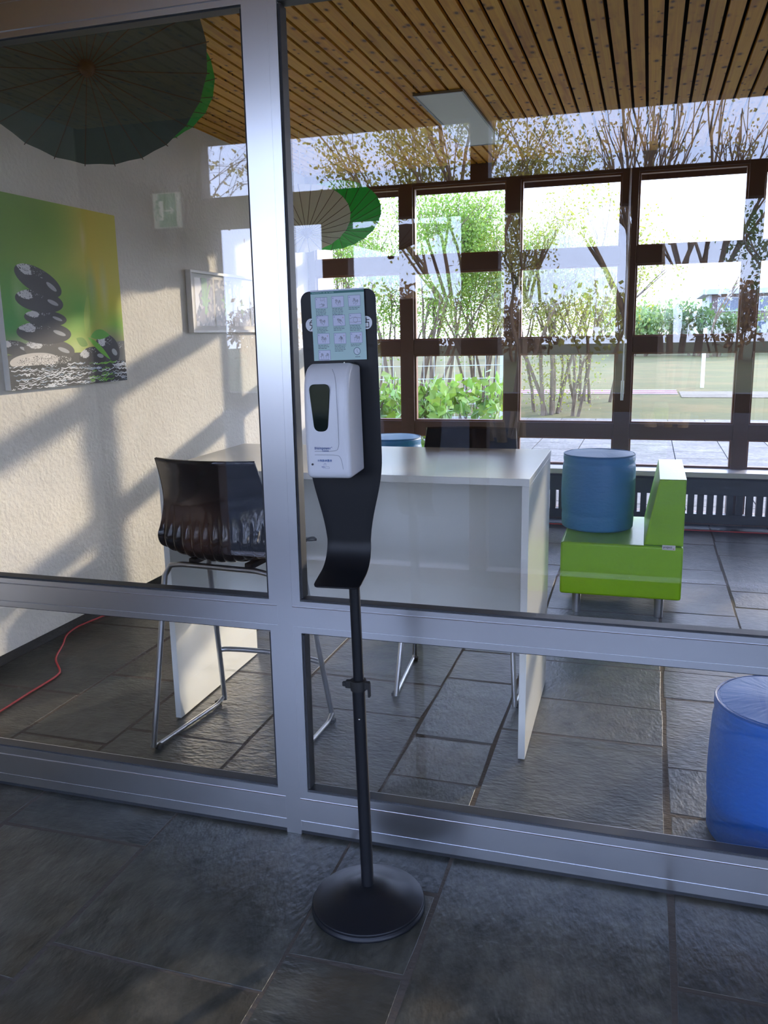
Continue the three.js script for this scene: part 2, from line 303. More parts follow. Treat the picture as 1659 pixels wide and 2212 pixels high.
{ // aluminium glass partition
  const w = struct('wall_front', 'aluminium-framed glass partition between corridor and room', 'glass wall');
  const railProfile = (y0, y1, g0, g1) => [[0, y0], [0, g0], [-0.0025, g0 + 0.0006], [0, g0 + 0.0018], [0.0015, g0 + 0.003], [0.0015, g1 - 0.003], [0, g1 - 0.0018], [-0.0025, g1 - 0.0006], [0, g1], [0, y1], [-0.055, y1], [-0.055, y0]].map(([z, y]) => [z, y]);
  const bays = [[XW, -1.005], [-0.957, 1.35], [1.398, XR]];
  for (const [a, b] of bays) {
    part('bottom_rail', extrudeX(railProfile(0.014, 0.146, 0.045, 0.122), a, b), M.alu, w);
    part('threshold', bx(a, b, -0.02, 0.014, -0.05, -0.006), M.gasket, w);
    part('middle_rail', extrudeX(railProfile(0.654, 0.750, 0.672, 0.735), a, b), M.alu, w);
    part('top_rail', extrudeX(railProfile(2.33, 2.44, 2.345, 2.42), a, b), M.alu, w);
    part('head_rail', bx(a, b, 2.72, CEIL, -0.055, 0), M.alu, w);
    for (const [y0, y1] of [[0.146, 0.654], [0.75, 2.33], [2.44, 2.72]]) {
      const l = a === XW ? a : a + 0.025, rr = b === XR ? b : b - 0.025;
      if (a !== XW) part('stile', bx(a, l, y0, y1, -0.055, 0), M.alu, w);
      if (b !== XR) part('stile', bx(rr, b, y0, y1, -0.055, 0), M.alu, w);
      part('gasket', [bx(l, rr, y0, y0 + 0.005, -0.045, -0.006), bx(l, rr, y1 - 0.004, y1, -0.045, -0.006), bx(l, l + 0.007, y0 + 0.008, y1 - 0.008, -0.045, -0.006), bx(rr - 0.007, rr, y0 + 0.008, y1 - 0.008, -0.045, -0.006)], M.gasket, w);
      part('glass_pane', bx(l + 0.002, rr - 0.002, y0 + 0.002, y1 - 0.002, -0.030, -0.024), M.glass, w);
    }
  }
  for (const x of [-0.981, 1.374]) part('mullion', extrudeY([[x - 0.024, 0.001], [x + 0.024, 0.001], [x + 0.024, -0.06], [x - 0.024, -0.06]], 0, CEIL), M.alu, w);
}
//@@OBJ
// ---------- hand disinfection stand ----------
const LEAN = 0.021;
{
  const t = thing('sanitizer_stand', 'slim black floor stand with curved drip board and round weighted base', 'stand', [-0.655, 0, 0.262]);
  t.rotation.z = LEAN;
  const prof = [[0, 0], [0.147, 0], [0.152, 0.004], [0.152, 0.009], [0.148, 0.014], [0.146, 0.016], [0.15, 0.021], [0.147, 0.026], [0.12, 0.033], [0.09, 0.042], [0.066, 0.054], [0.05, 0.062], [0.03, 0.066], [0, 0.067]];
  part('base', new THREE.LatheGeometry(prof.map((p) => new THREE.Vector2(...p)), 64), M.black, t);
  const low = part('lower_pole', new THREE.CylinderGeometry(0.0165, 0.0165, 0.57, 24).translate(0, 0.345, 0), M.black, t);
  part('screw', new THREE.SphereGeometry(0.0028, 10, 8).translate(0.004, 0.545, 0.0165), M.chrome, low);
  part('upper_pole', new THREE.CylinderGeometry(0.0135, 0.0135, 0.72, 24).translate(0, 0.95, -0.004), M.black, t);
  const cl = part('clamp', [new THREE.CylinderGeometry(0.0205, 0.0205, 0.026, 24).translate(0, 0.632, 0), bx(-0.034, -0.016, 0.622, 0.642, -0.008, 0.008, 0.003), bx(0.016, 0.03, 0.622, 0.642, -0.008, 0.008, 0.003)], M.rubber, t);
  part('clamp_lever', bx(0.026, 0.032, 0.602, 0.64, -0.004, 0.008, 0.002), M.rubber, cl); part('clamp_screw', bx(-0.042, -0.03, 0.626, 0.638, -0.004, 0.006, 0.002), M.rubber, cl);
  // board: a sheet of even thickness, width and bend follow its length
  const half = (y) => (y > 1.22 ? 0.0915 : y > 1.0 ? 0.0555 + 0.036 * (0.5 - 0.5 * Math.cos(Math.PI * (y - 1.0) / 0.22)) : 0.0555);
  const path = []; // [y, z, halfwidth]
  const TOP = 1.603, R = 0.022;
  for (let i = 0; i <= 8; i++) { const a = (i / 8) * Math.PI / 2; path.push([TOP - R + R * Math.cos(a), 0.018, 0.0915 - R + R * Math.sin(a)]); }
  for (let y = 1.56; y > 1.03; y -= 0.02) path.push([y, 0.018, half(y)]);
  const bendR = 0.075, yb = 1.015;
  for (let i = 0; i <= 14; i++) { const a = (i / 14) * 1.25; path.push([yb - bendR * Math.sin(a), 0.018 + bendR * (1 - Math.cos(a)), 0.0555 + 0.002 * i / 14]); }
  const l = path[path.length - 1], dy = -Math.cos(1.25), dz = Math.sin(1.25);
  for (const [s, w] of [[0.02, 0.0575], [0.04, 0.0575], [0.052, 0.0565], [0.058, 0.053], [0.0605, 0.047]]) path.push([l[0] + dy * s, l[1] + dz * s, w]);
  const pos = [], idx = [], n = path.length, th = 0.003, C = 7;
  for (const side of [1, -1]) for (let i = 0; i < n; i++) {
    const a = path[Math.max(0, i - 1)], b = path[Math.min(n - 1, i + 1)]; let ty = b[0] - a[0], tz = b[1] - a[1]; const k = Math.hypot(ty, tz) || 1; ty /= k; tz /= k;
    const ny = tz, nz = -ty; for (let c = 0; c < C; c++) pos.push((c / (C - 1) * 2 - 1) * path[i][2], path[i][0] + side * ny * th / 2, path[i][1] + side * nz * th / 2);
  }
  const id = (s, i, c) => s * n * C + i * C + c;
  for (let i = 0; i < n - 1; i++) for (let c = 0; c < C - 1; c++) { idx.push(id(0, i, c), id(0, i + 1, c), id(0, i, c + 1), id(0, i + 1, c), id(0, i + 1, c + 1), id(0, i, c + 1)); idx.push(id(1, i, c), id(1, i, c + 1), id(1, i + 1, c), id(1, i + 1, c), id(1, i, c + 1), id(1, i + 1, c + 1)); }
  for (let i = 0; i < n - 1; i++) for (const [c, f] of [[0, 1], [C - 1, 0]]) { const q = [id(0, i, c), id(1, i, c), id(0, i + 1, c), id(1, i + 1, c)]; f ? idx.push(q[0], q[1], q[2], q[2], q[1], q[3]) : idx.push(q[0], q[2], q[1], q[2], q[3], q[1]); }
  for (let c = 0; c < C - 1; c++) for (const [i, f] of [[0, 1], [n - 1, 0]]) { const q = [id(0, i, c), id(0, i, c + 1), id(1, i, c), id(1, i, c + 1)]; f ? idx.push(q[0], q[1], q[2], q[2], q[1], q[3]) : idx.push(q[0], q[2], q[1], q[1], q[2], q[3]); }
  const g = new THREE.BufferGeometry(); g.setAttribute('position', new THREE.Float32BufferAttribute(pos, 3)); g.setIndex(idx); g.computeVertexNormals();
  const board = part('board', g, M.black, t);
  // printed lozenge with the signs left and right of the poster
  const print = canvasTex(1024, 512, (x, w, h) => {
    x.clearRect(0, 0, w, h); x.fillStyle = '#eceef2'; x.beginPath(); x.roundRect(6, 60, 1012, 184, 88); x.fill();
    x.strokeStyle = '#15181c'; x.lineWidth = 11; x.lineCap = 'round'; const L = (...p) => { x.beginPath(); x.moveTo(p[0], p[1]); for (let i = 2; i < p.length; i += 2) x.lineTo(p[i], p[i + 1]); x.stroke(); };
    L(105, 85, 72, 120); L(95, 95, 145, 95, 130, 115); L(75, 118, 160, 118, 160, 155, 75, 155, 75, 118); L(115, 118, 112, 155); L(105, 155, 100, 195, 68, 222); L(128, 155, 130, 215, 170, 215, 172, 195);
    L(845, 90, 855, 105); L(825, 120, 880, 120); L(838, 140, 845, 195); L(868, 140, 860, 195); L(820, 210, 885, 205);
    L(930, 85, 930, 145); L(930, 112, 975, 112); L(900, 148, 968, 148, 968, 215, 900, 215, 900, 148);
    x.strokeStyle = '#e8eaee'; x.lineWidth = 9; L(118, 330, 138, 350); L(112, 420, 142, 385); L(150, 320, 142, 350); L(150, 400, 160, 430);
  });
  const pm = std({ map: print, transparent: true, roughness: 0.5 });
  const pl = new THREE.PlaneGeometry(0.165, 0.0825); pl.translate(0, 1.5105, 0.018 + 0.0021); part('printed_sign', pl, pm, board);
}
{ // dispenser: the side profile swept across, edges rounded
  const t = thing('soap_dispenser', 'white automatic disinfectant dispenser with dark level window and blue print', 'dispenser', [-0.683, 1.181, 0.2835]);
  t.rotation.z = LEAN;
  const W2 = 0.0535, D = 0.104, H = 0.262;
  const s = new THREE.Shape(); s.moveTo(0, 0.006); s.lineTo(-(D - 0.02), 0); s.quadraticCurveTo(-D, 0, -D, 0.022); s.quadraticCurveTo(-(D + 0.003), 0.13, -(D - 0.006), H - 0.06); s.quadraticCurveTo(-(D - 0.012), H - 0.012, -(D - 0.05), H - 0.004); s.lineTo(0, H - 0.010); s.lineTo(0, 0.006);
  const g = new THREE.ExtrudeGeometry(s, { depth: 2 * W2 - 0.024, bevelEnabled: true, bevelThickness: 0.012, bevelSize: 0.010, bevelOffset: -0.010, bevelSegments: 5, curveSegments: 14 });
  g.rotateY(Math.PI / 2); g.translate(-(W2 - 0.012), 0, 0); part('housing', g, M.white, t);
  const zf = D + 0.0012;
  const key = (w1, w2, y0, y1, r) => { const k = new THREE.Shape(), c = -0.012; const P = [[c - w1, y1], [c + w1, y1], [c + w2, y0], [c - w2, y0]]; for (let i = 0; i < 4; i++) { const a = P[i], b = P[(i + 1) % 4], p = P[(i + 3) % 4]; const va = new THREE.Vector2(...a), d1 = new THREE.Vector2(...p).sub(va).setLength(r).add(va), d2 = new THREE.Vector2(...b).sub(va).setLength(r).add(va); i ? k.lineTo(d1.x, d1.y) : k.moveTo(d1.x, d1.y); k.quadraticCurveTo(a[0], a[1], d2.x, d2.y); } k.closePath(); return k; };
  const wd = new THREE.ExtrudeGeometry(key(0.0245, 0.0155, 0.108, 0.212, 0.014), { depth: 0.004, bevelEnabled: true, bevelThickness: 0.001, bevelSize: 0.001, bevelSegments: 2, curveSegments: 10 }); wd.translate(0, 0, zf - 0.0042);
  const wdm = part('level_window', wd, std({ color: lin(0.006, 0.014, 0.012), roughness: 0.08 }), t); wdm.rotation.x = -0.012;
  const rim = new THREE.ExtrudeGeometry(key(0.026, 0.017, 0.1065, 0.2135, 0.015), { depth: 0.003, bevelEnabled: false, curveSegments: 10 }); rim.translate(0, 0, zf - 0.0044); part('window_rim', rim, M.white, t).rotation.x = -0.012;
  part('sensor_lens', new THREE.CylinderGeometry(0.0024, 0.0024, 0.004, 16).rotateX(Math.PI / 2).translate(-0.037, 0.034, D), M.gasket, t);
  const grey = std({ color: lin(0.42, 0.43, 0.47), roughness: 0.5 });
  part('cover_seam', [tube([V(0.012, 0.246, D - 0.026), V(0.026, 0.225, D - 0.004), V(0.029, 0.17, D + 0.0012), V(0.0295, 0.1, D + 0.0014), V(0.028, 0.075, D + 0.0013), V(0.018, 0.065, D + 0.0012), V(-0.03, 0.064, D + 0.0012)], 0.0006, 40, 5), tube([V(-0.03, 0.056, D + 0.0012), V(0.02, 0.055, D + 0.0012), V(0.032, 0.048, D + 0.001), V(0.037, 0.02, D - 0.0008), V(0.038, 0.006, D - 0.008)], 0.0006, 30, 5)], grey, t);
  const tx = canvasTex(512, 512, (x, w) => {
    x.clearRect(0, 0, w, w); x.fillStyle = '#1f4f93'; x.font = 'bold 62px sans-serif'; x.textAlign = 'left'; x.fillText('Disinpower', 40, 120, 330); x.font = 'bold 26px sans-serif'; x.fillText('®', 375, 90);
    x.strokeStyle = '#1f4f93'; x.lineWidth = 7; const L = (...p) => { x.beginPath(); x.moveTo(p[0], p[1]); for (let i = 2; i < p.length; i += 2) x.lineTo(p[i], p[i + 1]); x.stroke(); };
    L(205, 125, 205, 165); x.lineWidth = 5; for (let i = 0; i < 4; i++) { const a = 222 + i * 26; L(a, 142, a + 20, 142); L(a + 10, 134, a + 10, 162); L(a, 153, a + 20, 153); L(a + 2, 162, a + 18, 162); }
    x.strokeStyle = '#2a66ae'; x.lineWidth = 5; // six signs of the second line, drawn stroke by stroke
    const O = (k) => 92 + k * 48;
    let o = O(0); L(o, 318, o + 8, 326); L(o, 345, o + 9, 336); L(o + 20, 312, o + 14, 326); L(o + 16, 322, o + 38, 322, o + 33, 330); L(o + 26, 322, o + 24, 335, o + 12, 350); L(o + 25, 335, o + 40, 350);
    o = O(1); L(o + 8, 310, o + 2, 320); L(o + 6, 315, o + 36, 315); L(o + 6, 322, o + 32, 322); L(o + 2, 329, o + 34, 329, o + 36, 350, o + 42, 344); L(o + 6, 337, o + 28, 337); L(o + 16, 333, o + 16, 351); L(o + 4, 351, o + 28, 344);
    o = O(2); L(o, 314, o + 18, 314); L(o + 2, 322, o + 17, 322, o + 17, 350, o + 2, 350, o + 2, 322); L(o + 7, 314, o + 7, 330); L(o + 12, 314, o + 12, 330); L(o + 2, 340, o + 17, 340); L(o + 30, 310, o + 24, 322, o + 40, 320); L(o + 26, 330, o + 38, 330, o + 22, 351); L(o + 26, 335, o + 42, 351);
    o = O(3); L(o, 314, o + 7, 320); L(o, 328, o + 6, 333); L(o, 350, o + 8, 338); L(o + 26, 310, o + 26, 324); L(o + 16, 314, o + 20, 322); L(o + 37, 313, o + 32, 322); L(o + 15, 351, o + 15, 326, o + 38, 326, o + 38, 350); L(o + 15, 334, o + 38, 334); L(o + 15, 342, o + 38, 342);
    o = O(4); L(o + 4, 313, o + 38, 313); L(o + 6, 319, o + 36, 319); L(o, 326, o + 42, 326); L(o + 21, 309, o + 21, 326); L(o + 10, 332, o + 34, 332, o + 32, 351, o + 8, 351, o + 10, 332); L(o, 342, o + 42, 342);
    o = O(5); L(o, 314, o + 7, 320); L(o, 328, o + 6, 333); L(o, 350, o + 8, 338); L(o + 26, 309, o + 27, 315); L(o + 13, 318, o + 42, 318); L(o + 20, 320, o + 13, 336); L(o + 17, 330, o + 17, 351); L(o + 30, 322, o + 24, 334); L(o + 28, 327, o + 40, 327, o + 24, 351); L(o + 28, 336, o + 42, 351);
    x.lineWidth = 3; x.strokeStyle = '#7d8cb8'; L(222, 385, 208, 425); L(238, 385, 234, 425); L(254, 385, 258, 425); L(222, 384, 256, 384);
    x.strokeStyle = '#5a6a90'; x.beginPath(); x.moveTo(165, 446); x.quadraticCurveTo(200, 444, 246, 455); x.quadraticCurveTo(250, 440, 318, 450); x.lineTo(318, 478); x.quadraticCurveTo(260, 478, 230, 480); x.quadraticCurveTo(190, 476, 165, 446); x.stroke(); x.fillStyle = '#2a5aa0'; x.beginPath(); x.moveTo(165, 446); x.quadraticCurveTo(205, 444, 244, 456); x.quadraticCurveTo(200, 462, 165, 446); x.fill();
  });
  const pl = new THREE.PlaneGeometry(0.062, 0.062); pl.translate(-0.004, 0.052, D + 0.0018); part('printed_label', pl, std({ map: tx, transparent: true, roughness: 0.35 }), t);
}
{ // instruction sheet on the board
  const tex = canvasTex(840, 1000, (x, w, h) => {
    x.fillStyle = '#b3d2cf'; x.fillRect(0, 0, w, h); x.fillStyle = '#cfd6e6'; x.fillRect(0, 0, w, 22); x.fillStyle = '#0d6a63'; x.fillRect(0, 22, w, 34);
    x.fillStyle = '#9fc9c4'; let c = 22; const r = rng(9); for (const n of [16, 4, 3, 8]) { for (let i = 0; i < n; i++) { x.fillRect(c, 34 + (r() < 0.3 ? -4 : 0), 7, 12); c += 10; } c += 12; }
    const cell = (cx, cy, lines, k) => {
      x.fillStyle = '#d3d7ea'; x.strokeStyle = '#5c6f96'; x.lineWidth = 4; x.fillRect(cx, cy, 188, 150); x.strokeRect(cx, cy, 188, 150); x.fillStyle = '#98a4c6'; x.beginPath(); x.arc(cx + 20, cy + 24, 9, 0, 7); x.fill();
      x.strokeStyle = '#4c4f63'; x.lineWidth = 3; const q = rng(100 + k);
      const L = (...p) => { x.beginPath(); x.moveTo(cx + p[0], cy + p[1]); for (let i = 2; i < p.length; i += 2) x.lineTo(cx + p[i], cy + p[i + 1]); x.stroke(); };
      const hand = (ox, oy, a, s) => { x.save(); x.translate(cx + ox, cy + oy); x.rotate(a); x.scale(s, s); x.beginPath(); x.moveTo(-16, 46); x.lineTo(-17, 12); x.lineTo(-30, -6); x.lineTo(-24, -12); x.lineTo(-13, 0); for (const [fx, fl] of [[-13, 40], [-4, 46], [5, 43], [14, 32]]) { x.lineTo(fx, -fl); x.quadraticCurveTo(fx + 4, -fl - 6, fx + 7, -fl); x.lineTo(fx + 8, -4); } x.lineTo(18, 46); x.stroke(); x.restore(); };
      if (k === 0) { L(84, 4, 84, 46, 128, 46, 128, 4); L(148, 4, 148, 70); x.beginPath(); x.arc(cx + 106, cy + 26, 5, 0, 7); x.fill(); hand(100, 110, 1.4, 0.9); }
      else if (k === 9) { hand(58, 88, -0.15, 0.95); hand(136, 88, 0.2, 0.95); }
      else if (k === 5) { L(6, 70, 60, 52, 130, 58, 184, 66); L(6, 118, 70, 120, 184, 112); x.beginPath(); x.ellipse(cx + 96, cy + 88, 34, 38, 0, 0, 7); x.stroke(); }
      else { hand(80 + q() * 20, 84, 0.9 - q() * 1.8, 0.9); hand(108 + q() * 20, 96, -0.9 + q() * 1.6, 0.85); x.strokeStyle = '#b0485a'; if (k > 3) L(150, 30, 158, 46, 164, 28); }
      x.fillStyle = '#3f4b60'; let yy = cy + 166; for (let i = 0; i < lines; i++) { let cc = cx + 2; const end = cx + (i === lines - 1 ? 110 + q() * 60 : 160 + q() * 24); while (cc < end) { const wl = 14 + q() * 34; x.fillRect(cc, yy, Math.min(wl, end - cc), 7); cc += wl + 7; } yy += 21; }
    };
    [[70, 105, 5], [330, 100, 5], [590, 98, 2], [72, 362, 4], [335, 362, 3], [592, 352, 4], [74, 612, 3], [336, 616, 5], [594, 612, 2], [76, 852, 2]].forEach(([a, b, l], k) => cell(a, b, k === 9 ? 0 : l, k));
    x.fillStyle = '#3f4b60'; x.fillRect(80, 1006 - 20, 170, 6);
    x.strokeStyle = '#274a5e'; x.lineWidth = 7; x.fillStyle = '#cfdbe4'; x.beginPath(); x.arc(690, 880, 50, 0, 7); x.fill(); x.stroke(); x.lineWidth = 4; x.beginPath(); x.moveTo(690, 855); x.lineTo(690, 882); x.lineTo(712, 910); x.stroke(); x.fillStyle = '#3f4b60'; x.fillRect(660, 955, 22, 8); x.fillRect(688, 955, 18, 8); x.fillRect(712, 955, 22, 8);
  });
  const t = thing('instruction_sheet', 'pale teal hand-rub instruction sheet with picture steps clipped on black board', 'poster', [-0.6855, 1.5245, 0.2855]);
  t.rotation.z = LEAN;
  const g = new THREE.PlaneGeometry(0.130, 0.160, 12, 12); const p = g.attributes.position; for (let i = 0; i < p.count; i++) p.setZ(i, 0.0012 * Math.pow(Math.abs(p.getX(i)) / 0.07, 2) + 0.001 * Math.sin(p.getY(i) * 30)); g.computeVertexNormals();
  part('printed_paper', g, std({ map: tex, roughness: 0.35, side: THREE.DoubleSide }), t);
  const c = thing('binder_clip', 'small chrome clip on dispenser top below the instruction sheet', 'clip', [-0.658, 1.4335, 0.292]);
  part('clip_body', [bx(-0.013, 0.013, 0.0, 0.003, 0.0, 0.012, 0.001), bx(-0.014, -0.011, 0.002, 0.007, 0, 0.004)], M.chrome, c); part('clip_arm', [bx(-0.004, 0.012, 0.005, 0.007, 0.0, 0.012, 0.0008)], M.black, c);
}
// ---------- desk ----------
{
  const t = thing('counter_desk', 'tall white counter desk with panel legs and set-back front panel', 'desk', [-1.065, 0, -1.0], 0.012);
  part('desktop', bx(-0.70, 0.70, 0.996, 1.021, -0.375, 0.372, 0.0015), M.desk, t);
  part('leg_panel', bx(0.675, 0.6995, 0.004, 0.996, -0.36, 0.371, 0.0012), M.desk, t);
  part('leg_panel', bx(-0.6995, -0.675, 0.004, 0.996, -0.36, 0.371, 0.0012), M.desk, t);
  part('front_panel', bx(-0.675, 0.675, 0.43, 0.996, -0.012, 0.006), M.desk, t);
  for (const x of [-0.687, 0.687]) for (const z of [-0.32, 0.33]) part('glide', new THREE.CylinderGeometry(0.009, 0.009, 0.004, 12).translate(x, 0.002, z), M.rubber, t);
}
// ---------- bar chairs ----------
function shell(P, ns, nt, th) { // closed sheet over P(s, t)
  const pos = [], idx = [], pt = []; for (let i = 0; i <= ns; i++) { pt.push([]); for (let j = 0; j <= nt; j++) pt[i].push(P(i / ns, j / nt)); }
  const nrm = (i, j) => { const a = pt[Math.min(ns, i + 1)][j].clone().sub(pt[Math.max(0, i - 1)][j]), b = pt[i][Math.min(nt, j + 1)].clone().sub(pt[i][Math.max(0, j - 1)]); return a.cross(b).normalize(); };
  const N = (ns + 1) * (nt + 1);
  for (const k of [0.5, -0.5]) for (let i = 0; i <= ns; i++) for (let j = 0; j <= nt; j++) { const p = pt[i][j].clone().addScaledVector(nrm(i, j), k * th); pos.push(p.x, p.y, p.z); }
  const id = (s, i, j) => s * N + i * (nt + 1) + j;
  for (let i = 0; i < ns; i++) for (let j = 0; j < nt; j++) { const a = id(0, i, j), b = id(0, i + 1, j), c = id(0, i + 1, j + 1), d = id(0, i, j + 1); idx.push(a, b, c, a, c, d); const e = id(1, i, j), f = id(1, i + 1, j), g = id(1, i + 1, j + 1), h = id(1, i, j + 1); idx.push(e, g, f, e, h, g); }
  const edge = (a, b) => idx.push(a[0], b[0], a[1], b[0], b[1], a[1]);
  for (let i = 0; i < ns; i++) for (const j of [0, nt]) edge([id(0, i, j), id(1, i, j)], [id(0, i + 1, j), id(1, i + 1, j)]);
  for (let j = 0; j < nt; j++) for (const i of [0, ns]) edge([id(0, i, j), id(1, i, j)], [id(0, i, j + 1), id(1, i, j + 1)]);
  const g = new THREE.BufferGeometry(); g.setAttribute('position', new THREE.Float32BufferAttribute(pos, 3)); g.setIndex(idx); g.computeVertexNormals(); return g;
}
function barChair(label, place, turn) {
  const t = thing('bar_chair', label, 'chair', place, turn, 'black bar chairs at the counter desk');
  const prof = new THREE.CatmullRomCurve3([V(0, 1.098, 0.235), V(0, 1.03, 0.208), V(0, 0.95, 0.187), V(0, 0.87, 0.183), V(0, 0.79, 0.182), V(0, 0.738, 0.15), V(0, 0.728, 0.07), V(0, 0.730, -0.06), V(0, 0.738, -0.16), V(0, 0.733, -0.215), V(0, 0.718, -0.245)], false, 'catmullrom', 0.5);
  const seat = shell((s, v) => {
    const p = prof.getPointAt(s), x = v * 2 - 1, wTop = 0.196, w = s < 0.5 ? wTop + 0.024 * (s / 0.5) : 0.22 - 0.02 * (s - 0.5) * 2; const rip = Math.exp(-Math.pow((s - 0.40) / 0.085, 2));
    const r = 0.012 * rip * Math.abs(Math.sin(x * Math.PI * 5.5)), c = x * x; const back = clamp(1 - s / 0.5);
    return V(x * w, p.y + (1 - back) * 0.014 * c + (s > 0.35 && s < 0.6 ? 0.03 * c * Math.sin((s - 0.35) / 0.25 * Math.PI) : 0) - r * clamp((s - 0.36) * 8), p.z - 0.045 * c * Math.min(1, back * 1.8) + r * clamp(1 - (s - 0.40) * 8));
  }, 70, 90, 0.009);
  part('seat_shell', seat, M.blackGloss, t);
  const R = 0.0105;
  part('rear_frame', bent([V(-0.272, 0.014, 0.225), V(-0.222, 0.706, 0.14), V(0.222, 0.706, 0.14), V(0.272, 0.014, 0.225)], R, 0.055), M.silver, t);
  part('front_frame', bent([V(-0.248, 0.014, -0.232), V(-0.20, 0.703, -0.10), V(0.20, 0.703, -0.10), V(0.248, 0.014, -0.232)], R, 0.055), M.silver, t);
  for (const s of [-1, 1]) {
    const run = part('runner', bent([V(s * 0.268, 0.06, 0.22), V(s * 0.273, 0.011, 0.2265), V(s * 0.253, 0.011, -0.19), V(s * 0.249, 0.03, -0.229)], 0.0085, 0.022), M.silver, t);
    for (const z of [0.205, -0.205]) part('glide', bx(s * 0.262 - 0.011, s * 0.262 + 0.011, 0.0005, 0.018, z - 0.013, z + 0.013, 0.004), M.rubber, run);
  }
  part('footrest', tube([V(-0.236, 0.245, -0.187), V(-0.2, 0.252, -0.205), V(0, 0.256, -0.222), V(0.2, 0.252, -0.205), V(0.236, 0.245, -0.187)], 0.0105, 30, 12), M.silver, t);
  for (const x of [-0.13, 0.10]) part('seat_support', bx(x, x + 0.03, 0.706, 0.727, -0.11, 0.13, 0.004), M.rubber, t);
  return t;
}
barChair('black glossy bar chair with silver legs, pulled up to near side of desk', [-1.41, 0, -0.562], -0.075);
barChair('black bar chair on far side of desk, only its backrest top showing', [-0.715, 0, -1.27], Math.PI + 0.04);
// ---------- lime sofas and blue poufs ----------
function sofa(label, place, turn) { // local: side that shows at +z, back at +x
  const t = thing('lounge_chair', label, 'lounge chair', place, turn);
  const seat = part('seat_block', bx(-0.31, 0.31, 0.118, 0.405, -0.37, 0.37, 0.014), M.lime, t);
  part('seat_piping', [tube([V(-0.303, 0.400, 0.366), V(0.303, 0.400, 0.366)], 0.003, 2, 6), tube([V(-0.306, 0.400, 0.363), V(-0.306, 0.400, -0.363)], 0.003, 2, 6)], M.lime, seat);
  const s = new THREE.Shape(); s.moveTo(0.118, 0.412); s.lineTo(0.304, 0.412); s.lineTo(0.304, 0.752); s.lineTo(0.182, 0.752); s.closePath();
  const g = new THREE.ExtrudeGeometry(s, { depth: 0.716, bevelEnabled: true, bevelThickness: 0.012, bevelSize: 0.010, bevelOffset: -0.006, bevelSegments: 3 }); g.translate(0, 0, -0.358); part('backrest', metric(g), M.lime, t);
  for (const x of [-0.225, 0.205]) for (const z of [-0.29, 0.29]) part('leg', new THREE.CylinderGeometry(0.024, 0.022, 0.118, 20).translate(x, 0.0592, z), M.silver, t);
  const tex = canvasTex(256, 96, (x, w, h) => { x.fillStyle = '#e9e9ea'; x.fillRect(0, 0, w, h); x.fillStyle = '#55595f'; x.font = 'bold 50px sans-serif'; x.fillText('project', 18, 58, 190); x.fillStyle = '#c33'; x.beginPath(); x.arc(225, 70, 9, 0, 7); x.fill(); });
  const lab = new THREE.PlaneGeometry(0.065, 0.026); lab.translate(0.238, 0.402, 0.3725); part('fabric_tag', lab, std({ map: tex, roughness: 0.8, side: THREE.DoubleSide }), t);
  return t;
}
sofa('lime green leatherette lounge chair beside radiator with white fabric tag', [-0.095, 0, -2.675], 0);
sofa('lime green leatherette lounge chair hidden behind the tall white desk', [-1.47, 0, -3.15], 0);
function pouf(label, place, mat, r, h, turn, bulge = 0.006) {
  const t = thing('pouf', label, 'pouf', place, turn, 'blue cylinder poufs');
  const P = []; const n = 40; P.push([0, 0.004], [r - 0.02, 0.002]); for (let i = 0; i <= 8; i++) { const a = -Math.PI / 2 + (i / 8) * Math.PI / 2; P.push([r - 0.016 + 0.016 * Math.cos(a), 0.018 + 0.016 * Math.sin(a)]); }
  for (let i = 1; i < n; i++) { const y = 0.018 + (h - 0.036) * i / n; P.push([r + bulge * Math.sin(Math.PI * i / n) - 0.004 * Math.exp(-Math.pow((y - (h - 0.05)) / 0.012, 2)) - 0.003 * Math.exp(-Math.pow((y - 0.09) / 0.014, 2)), y]); }
  for (let i = 0; i <= 8; i++) { const a = (i / 8) * Math.PI / 2; P.push([r - 0.018 + 0.018 * Math.cos(a), h - 0.018 + 0.014 * Math.sin(a)]); }
  P.push([r * 0.6, h + 0.002], [0, h + 0.006]);
  const g = new THREE.LatheGeometry(P.map((p) => new THREE.Vector2(...p)), 72);
  const p = g.attributes.position, q = rng(h * 1000 | 0), ph = q() * 6; for (let i = 0; i < p.count; i++) { const x = p.getX(i), z = p.getZ(i), y = p.getY(i), a = Math.atan2(z, x), rr = Math.hypot(x, z), k = 1 + 0.006 * Math.sin(3 * a + ph) * Math.sin(y * 9) + 0.002 * Math.sin(7 * a + y * 22); p.setX(i, x * k); p.setZ(i, z * k); if (y > h - 0.006) p.setY(i, y + 0.003 * Math.sin(3 * a + ph) * Math.sin(rr * 22) * clamp(rr * 12)); } g.computeVertexNormals();
  const body = part('cover', g, mat, t);
  const ring = new THREE.TorusGeometry(r - 0.004, 0.004, 8, 72); ring.rotateX(Math.PI / 2); ring.translate(0, h - 0.006, 0); part('piping', ring, mat, body);
  const ring2 = new THREE.TorusGeometry(r - 0.003, 0.003, 8, 72); ring2.rotateX(Math.PI / 2); ring2.translate(0, 0.012, 0); part('piping', ring2, mat, body);
}
pouf('blue cylinder pouf standing on floor behind glass at right edge', [0.435, 0, -0.375], M.blue, 0.203, 0.435, 0);
pouf('blue cylinder pouf set on seat of lime green lounge chair', [-0.24, 0.407, -2.715], M.sky_blue, 0.197, 0.425, 1);
pouf('blue cylinder pouf peeking over the desk beside far bar chair', [-1.63, 0.407, -3.3], M.sky_blue, 0.197, 0.425, 2);
